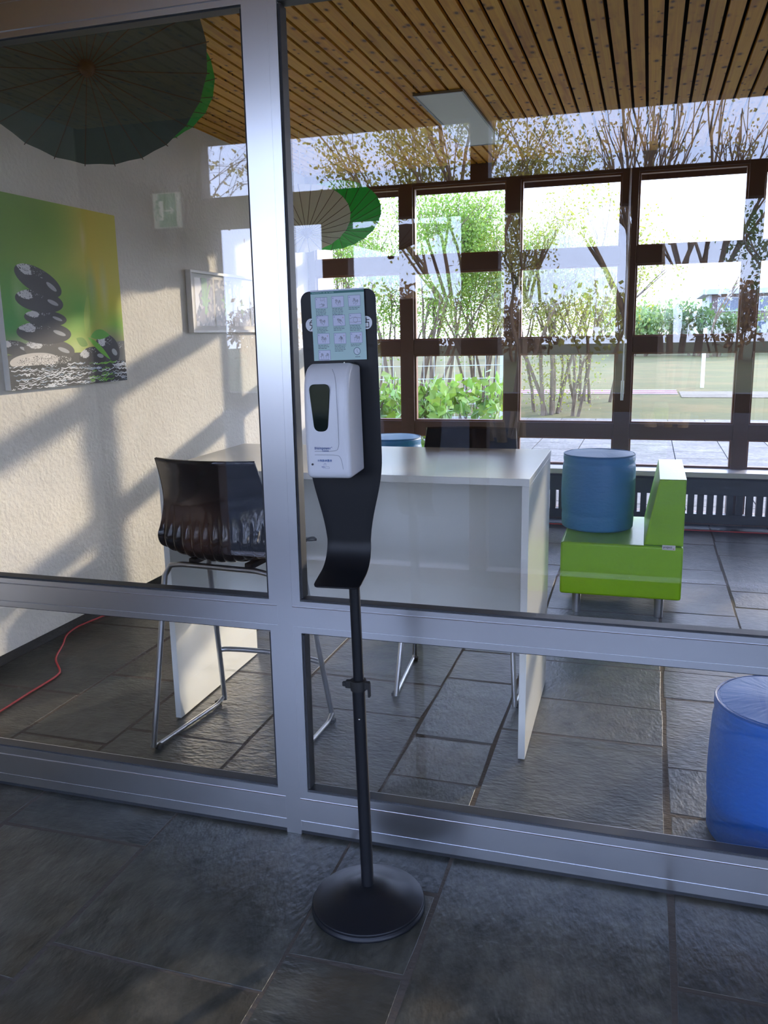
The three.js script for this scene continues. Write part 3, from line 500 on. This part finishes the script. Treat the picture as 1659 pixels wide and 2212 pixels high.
// ---------- radiators under the sill ----------
{
  const t = thing('radiator', 'long dark convector radiator with upright slots below window sill', 'radiator', [0, 0, ZB + 0.115]);
  part('top_panel', bx(-2.6, 3.9, 0.265, 0.385, -0.035, 0.035, 0.004), M.radiator, t);
  part('bottom_panel', bx(-2.6, 3.9, 0.045, 0.115, -0.035, 0.035, 0.004), M.radiator, t);
  const fin = bx(-0.023, 0.023, 0.113, 0.267, -0.03, 0.03); for (let x = -2.56; x < 3.88; x += 0.0695) { const f = part('slat', fin, M.radiator, t); f.position.x = x; }
  for (const x of [-2.3, -1.2, -0.46, 1.2, 2.4, 3.6]) part('foot', bx(x - 0.02, x + 0.02, 0, 0.046, -0.03, 0.03), M.radiator, t);
  const v = part('valve', [new THREE.CylinderGeometry(0.011, 0.011, 0.10, 14).translate(-0.42, 0.05, 0.075), bx(-0.43, -0.33, 0.095, 0.105, 0.07, 0.08)], M.black, t); v.name = 'valve';
}
// ---------- red cable ----------
{
  const pts = [[-2.48, 0.0], [-2.49, -0.25], [-2.497, -0.478], [-2.507, -0.66], [-2.514, -0.85], [-2.545, -0.92], [-2.66, -1.04], [-2.75, -1.21], [-2.82, -1.33], [-2.848, -1.44], [-2.845, -1.5], [-2.83, -1.6], [-2.80, -1.8], [-2.785, -2.17], [-2.76, -2.4], [-2.72, -3.0], [-2.7, -3.9], [-2.6, -4.4], [-2.2, -4.5], [-1.2, -4.515], [0.0, -4.51], [1.2, -4.52], [2.4, -4.51]].map(([x, z]) => V(x, 0.0065, z));
  pts[0].z = -0.07;
  const c = part('power_cable', tube(pts, 0.0048, 240, 8), M.redCable, scene); tag(c, 'thin red power cable snaking along the wall and radiator on the floor', 'cable');
}
// ---------- pictures on the wall ----------
{
  const tex = canvasTex(1024, 980, (x, w, h) => {
    const r = rng(44); let g = x.createLinearGradient(0, 0, w, 0); g.addColorStop(0, '#6f9c38'); g.addColorStop(0.45, '#9bb84a'); g.addColorStop(0.75, '#d2c04c'); g.addColorStop(1, '#d0c858'); x.fillStyle = g; x.fillRect(0, 0, w, h);
    const blob = (cx, cy, rx, ry, col, a) => { x.save(); x.translate(cx, cy); x.scale(rx, ry); const q = x.createRadialGradient(0, 0, 0, 0, 0, 1); q.addColorStop(0, `rgba(${col},${a})`); q.addColorStop(1, `rgba(${col},0)`); x.fillStyle = q; x.fillRect(-1, -1, 2, 2); x.restore(); };
    blob(100, 560, 260, 260, '70,160,60', 0.9); blob(620, 560, 260, 240, '80,165,50', 0.85); blob(960, 640, 200, 150, '110,190,60', 0.9); blob(940, 520, 180, 160, '190,190,40', 0.7); blob(340, 120, 340, 260, '95,140,45', 0.6); blob(30, 650, 130, 90, '40,150,60', 0.8); blob(120, 500, 60, 150, '190,205,160', 0.55); blob(700, 160, 36, 110, '215,200,150', 0.7); blob(860, 430, 50, 190, '190,200,150', 0.7); blob(740, 420, 60, 170, '150,180,130', 0.7);
    blob(160, 760, 300, 90, '150,150,150', 0.8); blob(900, 760, 260, 120, '120,122,118', 0.95); blob(560, 770, 160, 90, '200,215,150', 0.8);
    x.fillStyle = '#4a4c4b'; x.fillRect(0, 800, w, 60);
    const stone = (cx, cy, rx, ry, rot, base = '#3d3f43') => { x.save(); x.translate(cx, cy); x.rotate(rot); x.beginPath(); x.ellipse(0, 0, rx, ry, 0, 0, 7); x.fillStyle = base; x.fill(); x.clip(); x.fillStyle = 'rgba(214,215,216,.9)'; for (let i = 0; i < 260; i++) { const a = r() * 6.28, q = Math.sqrt(r()); x.fillRect(-rx * 0.66 + Math.cos(a) * q * rx * 0.3, -ry * 0.5 + Math.sin(a) * q * ry * 0.42 + Math.cos(a) * q * ry * 0.1, 5 + r() * 12, 2 + r() * 4); } for (let i = 0; i < 50; i++) { x.fillRect(-rx * 0.9 + r() * rx * 1.1, -ry * 0.95 + r() * ry * 0.6, 2 + r() * 6, 1 + r() * 3); } x.fillStyle = 'rgba(190,192,196,.85)'; x.beginPath(); x.ellipse(rx * 0.55, -ry * 0.05, rx * 0.24, ry * 0.2, 0.2, 0, 7); x.fill(); x.restore(); };
    stone(60, 765, 110, 38, 0.1); stone(980, 800, 130, 60, -0.1, '#6f7170'); stone(850, 790, 120, 90, 0.3); stone(700, 830, 130, 60, -0.05, '#2c2e31');
    stone(330, 780, 205, 60, 0.06, '#5a5a57'); stone(300, 690, 218, 58, 0.03); stone(320, 612, 170, 42, 0.04); stone(285, 524, 188, 58, 0.07); stone(290, 420, 185, 68, 0.28);
    x.fillStyle = '#c9c5c0'; x.beginPath(); x.ellipse(200, 835, 190, 42, -0.03, 0, 7); x.fill(); for (let i = 0; i < 500; i++) { x.fillStyle = r() < 0.5 ? '#4d4d4b' : '#efeeea'; const a = r() * 6.28, q = Math.sqrt(r()); x.fillRect(280 + Math.cos(a) * q * 220, 835 + Math.sin(a) * q * 30, 5, 3); }
    const leaf = (pts, col) => { x.fillStyle = col; x.beginPath(); x.moveTo(pts[0], pts[1]); for (let i = 2; i < pts.length; i += 4) x.quadraticCurveTo(pts[i], pts[i + 1], pts[i + 2], pts[i + 3]); x.fill(); };
    leaf([655, 700, 620, 590, 700, 470, 735, 600, 655, 700], '#9dbb48'); leaf([690, 715, 770, 630, 880, 705, 780, 745, 690, 715], '#5fae3a'); leaf([665, 715, 770, 730, 870, 850, 740, 800, 665, 715], '#6dbb36'); leaf([560, 720, 640, 700, 660, 760, 590, 790, 560, 720], '#7ea54a');
    x.fillStyle = '#2e3336'; x.fillRect(0, 858, w, 122);
    for (let i = 0; i < 230; i++) { const yy = 858 + Math.pow(r(), 0.9) * 120, xx = r() * w, l = 20 + r() * 120, green = xx > 640 && xx < 860 && r() < 0.6; x.strokeStyle = green ? (r() < 0.6 ? '#67b02f' : '#8ad04a') : (r() < 0.55 ? '#dfe4ea' : r() < 0.5 ? '#8fa3b5' : '#1a1d20'); x.lineWidth = 2 + r() * 4; x.beginPath(); x.moveTo(xx, yy); for (let k = 1; k <= 4; k++) x.lineTo(xx + l * k / 4, yy + (k % 2 ? 5 : -3)); x.stroke(); }
  });
  const t = thing('canvas_print', 'square canvas print of stacked dark stones, bamboo leaves and water', 'picture', [XW, 1.714, -1.487], Math.PI / 2);
  part('stretcher_frame', bx(-0.455, 0.455, -0.432, 0.432, 0.002, 0.034, 0.003), M.deskEdge, t);
  const f = new THREE.PlaneGeometry(0.91, 0.864); f.translate(0, 0, 0.0346); part('printed_canvas', f, std({ map: tex, roughness: 0.7 }), t);
}
{
  const t = thing('framed_picture', 'white framed multi-panel picture of pebbles and leaves near mullion', 'picture', [XW, 1.728, -3.28], Math.PI / 2);
  const W = 0.58, H = 0.193, fw = 0.018; // local x points towards -z of the room
  part('frame', [bx(-W, W, H - fw, H, 0.002, 0.04, 0.002), bx(-W, W, -H, -H + fw, 0.002, 0.04, 0.002), bx(-W, -W + fw, -H + fw, H - fw, 0.002, 0.04, 0.002), bx(W - fw, W, -H + fw, H - fw, 0.002, 0.04, 0.002)], std({ color: lin(0.72, 0.71, 0.68), roughness: 0.5 }), t);
  part('mount', bx(-W + fw, W - fw, -H + fw, H - fw, 0.004, 0.022), std({ color: lin(0.75, 0.74, 0.70), roughness: 0.8 }), t);
  for (let k = 0; k < 4; k++) {
    const tex = canvasTex(256, 256, (x, w, h) => {
      const r = rng(60 + k); const base = ['#6f655f', '#56554f', '#7d7265', '#6a6a5a'][k]; x.fillStyle = base; x.fillRect(0, 0, w, h); for (let i = 0; i < 90; i++) { const s = 6 + r() * 20, y = r() * h; x.fillStyle = ['#8a8079', '#4b4946', '#a39a8f', '#3a3938', '#b9b0a2'][Math.floor(r() * 5)]; x.beginPath(); x.ellipse(r() * w, y, s, s * 0.55, r() * 3, 0, 7); x.fill(); }
      if (k === 0) { x.fillStyle = '#cfcac2'; x.beginPath(); x.moveTo(0, 0); x.lineTo(80, 0); x.lineTo(90, 60); x.lineTo(50, 90); x.lineTo(60, 130); x.lineTo(0, 200); x.fill(); x.fillStyle = '#57842e'; x.fillRect(95, 0, 80, 150); }
      x.strokeStyle = ['#6f9a3a', '#86ad4c', '#8fa83a', '#7ea34c'][k]; x.lineWidth = 14; x.lineCap = 'round'; for (let i = 0; i < 4; i++) { x.beginPath(); x.moveTo(110 + r() * 60, 200 - r() * 60); x.quadraticCurveTo(120 + r() * 60, 120, 60 + r() * 160, 30 + r() * 90); x.stroke(); }
    });
    const g = new THREE.PlaneGeometry(0.243, 0.30); g.translate(-W + 0.072 + 0.1215 + k * 0.264, 0, 0.0226); part('print', g, std({ map: tex, roughness: 0.25 }), t);
  }
  t.scale.x = 1;
}
// ---------- ceiling light ----------
{
  const t = thing('ceiling_light', 'flat rectangular opal ceiling light, switched off, between pine boards', 'light', [-1.155, CEIL - 0.001, -3.36]);
  part('tray', [bx(-0.14, -0.128, -0.014, 0, -0.685, 0.685), bx(0.128, 0.14, -0.014, 0, -0.685, 0.685), bx(-0.128, 0.128, -0.014, 0, -0.685, -0.673), bx(-0.128, 0.128, -0.014, 0, 0.673, 0.685)], M.aluDark, t);
  part('diffuser', bx(-0.128, 0.128, -0.011, -0.004, -0.673, 0.673), M.opal, t);
}
// ---------- paper parasols, hung cap downwards ----------
function parasol(label, hub, cap, R, paper, spin, deep = 0.11) {
  const t = thing('paper_parasol', label, 'parasol', hub);
  const d = V(...cap).normalize(); t.quaternion.setFromUnitVectors(V(0, -1, 0), d);
  const N = 24, pos = [], hole = Math.floor(spin) % N; const at = (i, k) => { const a = (i / N) * Math.PI * 2 + spin; return V(Math.cos(a) * R * k, deep * (0.75 * k + 0.25 * k * k), Math.sin(a) * R * k); };
  for (let i = 0; i < N; i++) for (let k = 0; k < 4; k++) {
    const a = at(i, k / 4), b = at(i + 1, k / 4), c = at(i + 1, (k + 1) / 4), e = at(i, (k + 1) / 4);
    const sag = (u, v, f) => u.clone().add(v).multiplyScalar(0.5).add(V(0, 0.004 * f, 0)).multiplyScalar(1); const m0 = sag(a, b, k / 4), m1 = sag(e, c, (k + 1) / 4); if (k === 3) m1.multiplyScalar(1.0);
    const quad = (p, q, s, w) => { for (const v of [p, s, q, p, w, s]) pos.push(v.x, v.y, v.z); };
    quad(a, m0, m1, e); quad(m0, b, c, m1);
  }
  const g = new THREE.BufferGeometry(); g.setAttribute('position', new THREE.Float32BufferAttribute(pos, 3)); g.computeVertexNormals();
  part('canopy', g, paper, t);
  const rib = tube([V(0.01, 0, 0), at2(0.35, R, deep), at2(0.7, R, deep), at2(1.02, R, deep)], 0.0017, 8, 5);
  for (let i = 0; i < N; i++) { const m = part('rib', rib, M.bamboo, t); m.rotation.y = -((i / N) * Math.PI * 2 + spin); }
  part('cap', new THREE.LatheGeometry([[0, -0.03], [0.014, -0.03], [0.018, -0.012], [0.026, 0.004], [0.04, 0.014], [0.02, 0.016], [0, 0.016]].map((p) => new THREE.Vector2(...p)), 20), M.bamboo, t);
  part('handle', new THREE.CylinderGeometry(0.006, 0.006, 0.26, 10).translate(0, 0.13, 0), M.bamboo, t);
  // hanging thread from the rim hoop to the ceiling
  t.updateMatrixWorld(); const top = V(0, 0.25, 0).applyMatrix4(t.matrixWorld), up = V(top.x, CEIL, top.z), inv = t.matrixWorld.clone().invert();
  if (top.y < CEIL - 0.01) part('hanging_thread', tube([top.clone().applyMatrix4(inv), up.clone().applyMatrix4(inv)], 0.0008, 2, 4), M.whitePaint, t);
  return t;
}
function at2(k, R, deep) { return V(R * k, deep * (0.75 * k + 0.25 * k * k), 0); }
parasol('big dark grey-green paper parasol hanging close behind the glass at top left', [-1.81, 2.375, -0.45], [0.40, -0.62, 0.60], 0.405, M.paperTeal, 0.1);
parasol('green paper parasol behind the big dark one at top left', [-2.13, 2.48, -1.16], [0.28, -0.85, 0.45], 0.38, M.paperGreen, 0.3);
parasol('small off-white paper parasol right of the mullion, overlapping a green one', [-2.126, 2.145, -3.12], [0.30, -0.76, 0.47], 0.305, M.paperWhite, 0.2);
parasol('green paper parasol half hidden by a small off-white one at mid height', [-2.085, 2.215, -3.57], [0.30, -0.75, 0.45], 0.335, M.paperGreen, 0.05);
parasol('off-white paper parasol in the corridor, mirrored in the glass partition', [-1.25, 1.90, 2.0], [0.05, -1, 0.04], 0.31, M.paperWhite, 0.15, 0.10);
// ---------- exit sign in the corridor ----------
{
  const tex = canvasTex(512, 512, (x, w) => {
    x.fillStyle = '#c9d4c9'; x.fillRect(0, 0, w, w); x.fillStyle = '#15905a'; x.fillRect(90, 10, 330, 492); x.strokeStyle = '#eef5ef'; x.fillStyle = '#eef5ef'; x.lineWidth = 26; x.lineCap = 'round';
    const L = (...p) => { x.beginPath(); x.moveTo(p[0], p[1]); for (let i = 2; i < p.length; i += 2) x.lineTo(p[i], p[i + 1]); x.stroke(); };
    x.fillRect(330, 110, 80, 290); L(150, 260, 300, 260); L(190, 220, 150, 260, 190, 300);
    x.beginPath(); x.arc(440, 120, 26, 0, 7); x.fillStyle = '#15905a'; x.fill(); x.strokeStyle = '#15905a'; L(445, 170, 440, 260, 480, 330, 470, 390); L(440, 260, 405, 330, 380, 350); L(445, 180, 400, 215); L(445, 180, 485, 230);
  });
  const t = thing('exit_sign', 'green running-man exit sign in the corridor, mirrored in the glass', 'sign', [-2.855, 2.27, ZC - 0.002], Math.PI);
  part('sign_box', bx(-0.10, 0.10, -0.105, 0.105, 0, 0.03, 0.004), M.whitePaint, t);
  const f = new THREE.PlaneGeometry(0.19, 0.2); f.translate(0, 0, 0.0306); part('sign_face', f, std({ map: tex, roughness: 0.4, emissive: 0xffffff, emissiveMap: tex, emissiveIntensity: 0.5 }), t);
}
// ---------- outdoors ----------
{
  const r = rng(91);
  const ter = struct('terrace', 'pale concrete slab terrace outside the garden windows', 'terrace');
  part('bedding', bx(-4.2, 8, -0.25, -0.075, -13.6, ZB - 0.11), M.mortar, ter);
  for (let i = 0; i < 15; i++) for (let k = 0; k < 14; k++) { const x = -3.9 + i * 0.61, z = -5.15 - k * 0.61; const g = bx(x + 0.006, x + 0.604, -0.13, -0.05 - r() * 0.004, z - 0.604, z - 0.006); part('paving_slab', metric(g, r() * 3, r() * 3), M.concrete, ter); }
  const lawn = struct('lawn', 'wide sunlit lawn with dry patches beyond the terrace', 'lawn');
  { const g = new THREE.PlaneGeometry(220, 120, 40, 40); g.rotateX(-Math.PI / 2); g.translate(0, -0.09, -72); part('grass', metric(g), M.lawn, lawn); }
  { const g = new THREE.PlaneGeometry(9, 12, 4, 4); g.rotateX(-Math.PI / 2); g.translate(-8.7, -0.085, -9); part('grass', metric(g), M.lawn, lawn); }
  const back = struct('lawn_corridor_side', 'grass outside the corridor windows', 'lawn');
  { const g = new THREE.PlaneGeometry(160, 110, 10, 10); g.rotateX(-Math.PI / 2); g.translate(0, -0.09, 2.8 + 55); part('grass', metric(g), M.lawn, back); }
  const fc = struct('forecourt', 'grey paved forecourt outside the corridor windows', 'paving'); part('paving', bx(-9, 9, -0.2, -0.06, ZC + 0.12, 16), M.asphalt, fc);
  const tr = thing('running_track', 'red long-jump runway crossing the lawn', 'track', [0, 0, 0]);
  part('surface', bx(-14, 0.75, -0.10, -0.078, -22.0, -20.4), M.track, tr); for (const z of [-21.97, -21.2, -20.44]) part('lane_line', bx(-14, 0.75, -0.079, -0.074, z, z + 0.07), M.whitePaint, tr);
  const sd = thing('sand_pit', 'pale trampled sand strip across the lawn', 'sand', [0, 0, 0]); part('sand', bx(0.8, 14, -0.10, -0.076, -21.4, -19.3), M.sand, sd);
  const gp = thing('goal_post', 'white steel post with diagonal brace on the lawn', 'post', [1.46, -0.09, -23.1]);
  part('upright', new THREE.CylinderGeometry(0.05, 0.05, 1.62, 12).translate(0, 0.81, 0), M.whitePaint, gp); part('brace', tube([V(-0.03, 1.2, 0), V(-0.3, 1.62, 0)], 0.03, 2, 8), M.whitePaint, gp);
  // welded mesh fence
  const fe = thing('mesh_fence', 'pale green welded wire fence in front of the shrubs', 'fence', [-4.6, -0.09, -10.6], 0.25);
  for (let i = 0; i < 3; i++) part('fence_post', bx(-2.5 + i * 2.5 - 0.03, -2.5 + i * 2.5 + 0.03, 0, 1.5, -0.03, 0.03), M.wire, fe);
  for (let y = 0.1; y < 1.46; y += 0.2) part('wire', tube([V(-2.5, y, 0.032), V(2.5, y, 0.032)], 0.006, 2, 6), M.wire, fe);
  for (let x = -2.4; x < 2.5; x += 0.16) part('wire', tube([V(x, 0.05, 0.03), V(x, 1.46, 0.03)], 0.004, 2, 5), M.wire, fe);
  // far building
  const b = thing('school_building', 'low flat-roofed school building at far edge of the lawn', 'building', [0, -0.09, -62]);
  part('wall', bx(4.0, 16, 0, 3.9, -9, 0), M.brickFar, b); part('gable_wall', bx(3.85, 4.0, 0, 3.95, -9, 0.05), M.greyFar, b); part('roof', bx(3.4, 16.4, 3.9, 4.25, -9.4, 0.6), M.greyFar, b); part('roof_railing', [bx(4.4, 8.5, 4.5, 4.55, -0.5, -0.45), bx(4.4, 4.45, 4.25, 4.55, -0.5, -0.45), bx(6.4, 6.45, 4.25, 4.55, -0.5, -0.45), bx(8.45, 8.5, 4.25, 4.55, -0.5, -0.45)], M.whitePaint, b);
  for (const y of [1.15, 2.75]) for (let i = 0; i < 6; i++) { const x = 4.4 + i * 1.85; const f = part('window_frame', bx(x, x + 1.6, y, y + 0.95, 0, 0.06), M.greyFar, b); for (const o of [0.06, 0.82]) part('window_pane', bx(x + o, x + o + 0.7, y + 0.08, y + 0.87, 0.05, 0.08), M.paneFar, f); }
}
// trees and shrubs: recursive limbs and a cloud of leaves
const leafGeo = (() => { const g = new THREE.BufferGeometry(); g.setAttribute('position', new THREE.Float32BufferAttribute([0, 0, 0, 0.32, 0.5, 0.06, 0, 1, 0, 0, 0, 0, 0, 1, 0, -0.32, 0.5, 0.06], 3)); g.computeVertexNormals(); return g; })();
function tree(name, label, cat, o) {
  const t = thing(name, label, cat, [o.x, -0.09, o.z], 0, o.group), r = rng(o.seed), limbs = [], tips = [];
  const limb = (a, b, r0, r1) => { const d = b.clone().sub(a), L = d.length(), g = new THREE.CylinderGeometry(r1, r0, L, r0 > 0.03 ? 7 : 4, 1, true); g.translate(0, L / 2, 0); g.applyQuaternion(new THREE.Quaternion().setFromUnitVectors(V(0, 1, 0), d.normalize())); g.translate(a.x, a.y, a.z); limbs.push(g); };
  const grow = (p, dir, len, rad, lv) => {
    let a = p.clone(), d = dir.clone(); const seg = 3;
    for (let i = 0; i < seg; i++) { d.add(V((r() - 0.5) * o.wob, (r() - 0.3) * o.wob * 0.6 + (o.droop ? -o.droop * lv * 0.1 : 0), (r() - 0.5) * o.wob)).normalize(); const b = a.clone().addScaledVector(d, len / seg); limb(a, b, rad * (1 - i * 0.12), rad * (1 - (i + 1) * 0.12)); a = b; if (lv >= o.leafFrom) tips.push(a.clone()); }
    if (lv < o.levels) { const n = o.kids + (r() < 0.4 ? 1 : 0); for (let k = 0; k < n; k++) { const e = d.clone().multiplyScalar(1).add(V((r() - 0.5) * o.fan, (r() - 0.35) * o.fan * 0.7, (r() - 0.5) * o.fan)).normalize(); grow(k ? a.clone().addScaledVector(d, -len * r() * 0.35) : a, e, len * (0.6 + r() * 0.22), rad * 0.58, lv + 1); } }
  };
  for (let s = 0; s < o.stems; s++) { const a = r() * 6.28, q = o.stems > 1 ? r() * o.base : 0, tilt = o.stems > 1 ? o.tilt : o.tilt * 0.2; const dir = o.dir ? V(...o.dir) : V(Math.cos(a) * tilt * r(), 1, Math.sin(a) * tilt * r()); grow(V(Math.cos(a) * q, 0, Math.sin(a) * q), dir.normalize(), o.h * (o.first ?? 0.36) * (0.8 + r() * 0.3), o.rad * (0.7 + r() * 0.5), 0); }
  part('branches', metric(merge(limbs)), o.bark ?? M.bark, t);
  if (o.leaves) {
    const im = new THREE.InstancedMesh(leafGeo, o.mat, o.leaves), m = new THREE.Matrix4(), qn = new THREE.Quaternion(), c = new THREE.Color();
    for (let i = 0; i < o.leaves; i++) { const p = tips[Math.floor(r() * tips.length)], s = o.leaf * (0.6 + r() * 0.7), j = o.scatter; qn.setFromEuler(new THREE.Euler(r() * 6.28, r() * 6.28, r() * 6.28)); m.compose(V(p.x + (r() - 0.5) * j, Math.max(0.05, p.y + (r() - 0.5) * j), p.z + (r() - 0.5) * j), qn, V(s, s, s)); im.setMatrixAt(i, m); const k = 0.65 + r() * 0.6; im.setColorAt(i, c.setRGB(k * (0.85 + r() * 0.3), k, k * (0.7 + r() * 0.5))); }
    im.name = 'foliage'; im.userData.kind = 'stuff'; im.castShadow = im.receiveShadow = true; t.add(im);
  }
  return t;
}
const Lf = { spring: leafMat(0.36, 0.40, 0.05), bright: leafMat(0.29, 0.44, 0.045), olive: leafMat(0.46, 0.42, 0.08), bronze: leafMat(0.46, 0.34, 0.10), dark: leafMat(0.10, 0.20, 0.04), far: leafMat(0.30, 0.42, 0.12), rust: leafMat(0.26, 0.15, 0.06) };
const shrub = { h: 4.6, stems: 9, base: 0.7, tilt: 0.42, rad: 0.04, levels: 3, kids: 2, fan: 0.95, wob: 0.28, leafFrom: 1, leaf: 0.058, leaves: 32000, scatter: 0.7, mat: Lf.spring };
tree('garden_shrub', 'tall leafy shrub filling the second garden window from the left', 'shrub', { ...shrub, x: -4.55, z: -14.6, seed: 1, mat: Lf.bright, leaves: 36000 });
tree('garden_shrub', 'many-stemmed shrub with bare lower stems left of the lawn', 'shrub', { ...shrub, x: -1.75, z: -14.8, seed: 2, h: 4.2, stems: 12, leaves: 27000, leafFrom: 0 });
tree('garden_shrub', 'yellow-green shrub between the two tallest garden shrubs', 'shrub', { ...shrub, x: -3.75, z: -18.6, seed: 3, h: 4.6, leaves: 32000 });
tree('garden_shrub', 'dense shrub seen through the leftmost garden window', 'shrub', { ...shrub, x: -8.2, z: -14.2, seed: 4, h: 4.0, mat: Lf.bright, leaves: 6500 });
tree('garden_shrub', 'slender shrub at the edge of the open lawn', 'shrub', { ...shrub, x: -1.3, z: -17.7, seed: 5, h: 4.0, stems: 6, leaves: 8000, tilt: 0.22 });
tree('garden_shrub', 'tall shrub behind the wire fence at far left', 'shrub', { ...shrub, x: -7.2, z: -18.4, seed: 6, h: 4.8, leaves: 5500 });
const laurel = { h: 1.15, stems: 12, base: 0.45, tilt: 0.5, rad: 0.012, levels: 1, kids: 2, fan: 0.5, wob: 0.2, leafFrom: 0, leaf: 0.17, leaves: 420, scatter: 0.16, mat: Lf.bright, first: 0.5 };
[[-2.9, -8.7, 'leaves reaching the sill of the second garden window'], [-3.7, -8.9, 'growing just left of the second window post'], [-2.3, -9.3, 'growing nearest to the slab terrace'], [-4.6, -9.1, 'seen low in the leftmost garden window']].forEach(([x, z, s], i) => tree('laurel_bush', 'low bush with broad bright leaves, ' + s, 'bush', { ...laurel, x, z, seed: 20 + i }));
const farTree = { h: 4.2, stems: 5, base: 0.8, tilt: 0.5, rad: 0.07, levels: 2, kids: 2, fan: 1.0, wob: 0.3, leafFrom: 1, leaf: 0.30, leaves: 1500, scatter: 1.2, mat: Lf.far };
[[-0.4, -54, 3.6, 'round pale bush'], [1.0, -58.5, 4.4, 'taller rounded tree'], [2.7, -53.5, 3.7, 'dark green bush'], [3.6, -52, 2.7, 'low hedge bush'], [5.6, -57, 3.0, 'bush before the building windows'], [-3, -60, 5, 'broad tree'], [8.6, -56, 3.4, 'bush before the right end of the building']].forEach(([x, z, h, s], i) => tree('far_tree', s + ' at the far side of the lawn', 'tree', { ...farTree, x, z, h, seed: 40 + i, mat: i === 2 || i === 3 ? Lf.dark : Lf.far }));
tree('bare_tree', 'thin bare tree standing left of the school building', 'tree', { ...farTree, x: 3.2, z: -50, h: 5.2, stems: 1, tilt: 0.2, leaves: 60, leaf: 0.15, seed: 60, rad: 0.09, levels: 3, fan: 0.9, first: 0.45 });
// corridor side, seen only as reflections in the partition
tree('garden_tree', 'spreading half-leafed tree mirrored in the middle of the glass', 'tree', { x: -2.0, z: 10.2, h: 5.4, stems: 7, base: 0.5, tilt: 0.75, rad: 0.07, levels: 4, kids: 2, fan: 0.85, wob: 0.22, leafFrom: 2, leaf: 0.06, leaves: 14000, scatter: 0.45, mat: Lf.olive, seed: 70, first: 0.34 });
tree('garden_tree', 'bare upright multi-stemmed tree mirrored at upper right of the glass', 'tree', { x: 0.35, z: 12.5, h: 6.6, stems: 7, base: 0.5, tilt: 0.4, rad: 0.09, levels: 4, kids: 2, fan: 0.75, wob: 0.16, leafFrom: 3, leaf: 0.07, leaves: 1500, scatter: 0.4, mat: Lf.bronze, seed: 71, first: 0.34 });
tree('garden_tree', 'thin-branched tree mirrored beside the mullion', 'tree', { x: -4.7, z: 6.3, h: 4.3, stems: 3, base: 0.2, tilt: 0.5, rad: 0.05, levels: 5, kids: 2, fan: 1.15, wob: 0.38, leafFrom: 4, leaf: 0.06, leaves: 900, scatter: 0.25, mat: Lf.bronze, seed: 72, first: 0.38, droop: 0.5 });
tree('garden_tree', 'dark bushy evergreen mirrored at right edge of the glass', 'tree', { x: 3.6, z: 10.5, h: 4.6, stems: 6, base: 0.8, tilt: 0.6, rad: 0.06, levels: 3, kids: 2, fan: 1.0, wob: 0.25, leafFrom: 1, leaf: 0.07, leaves: 12000, scatter: 0.6, mat: Lf.dark, seed: 73 });
[[-21, 42, 'leftmost'], [-16, 45, 'second from left'], [-11.5, 41, 'third from left'], [-7, 46, 'middle'], [-2, 43, 'behind the bare tree'], [4, 45, 'right of the bare tree'], [11, 42, 'rightmost']].forEach(([x, z, s], i) => tree('far_tree', 'brownish tree of the distant row across the corridor-side grass, ' + s, 'tree', { ...farTree, x, z, h: 3.6 + (i * 7 % 3) * 0.5, base: 2.2, stems: 8, leaves: 1500, leaf: 0.34, scatter: 1.7, mat: i % 3 === 1 ? Lf.olive : Lf.rust, seed: 80 + i, group: 'distant tree row' }));
//@@END
renderer.render(scene, camera);
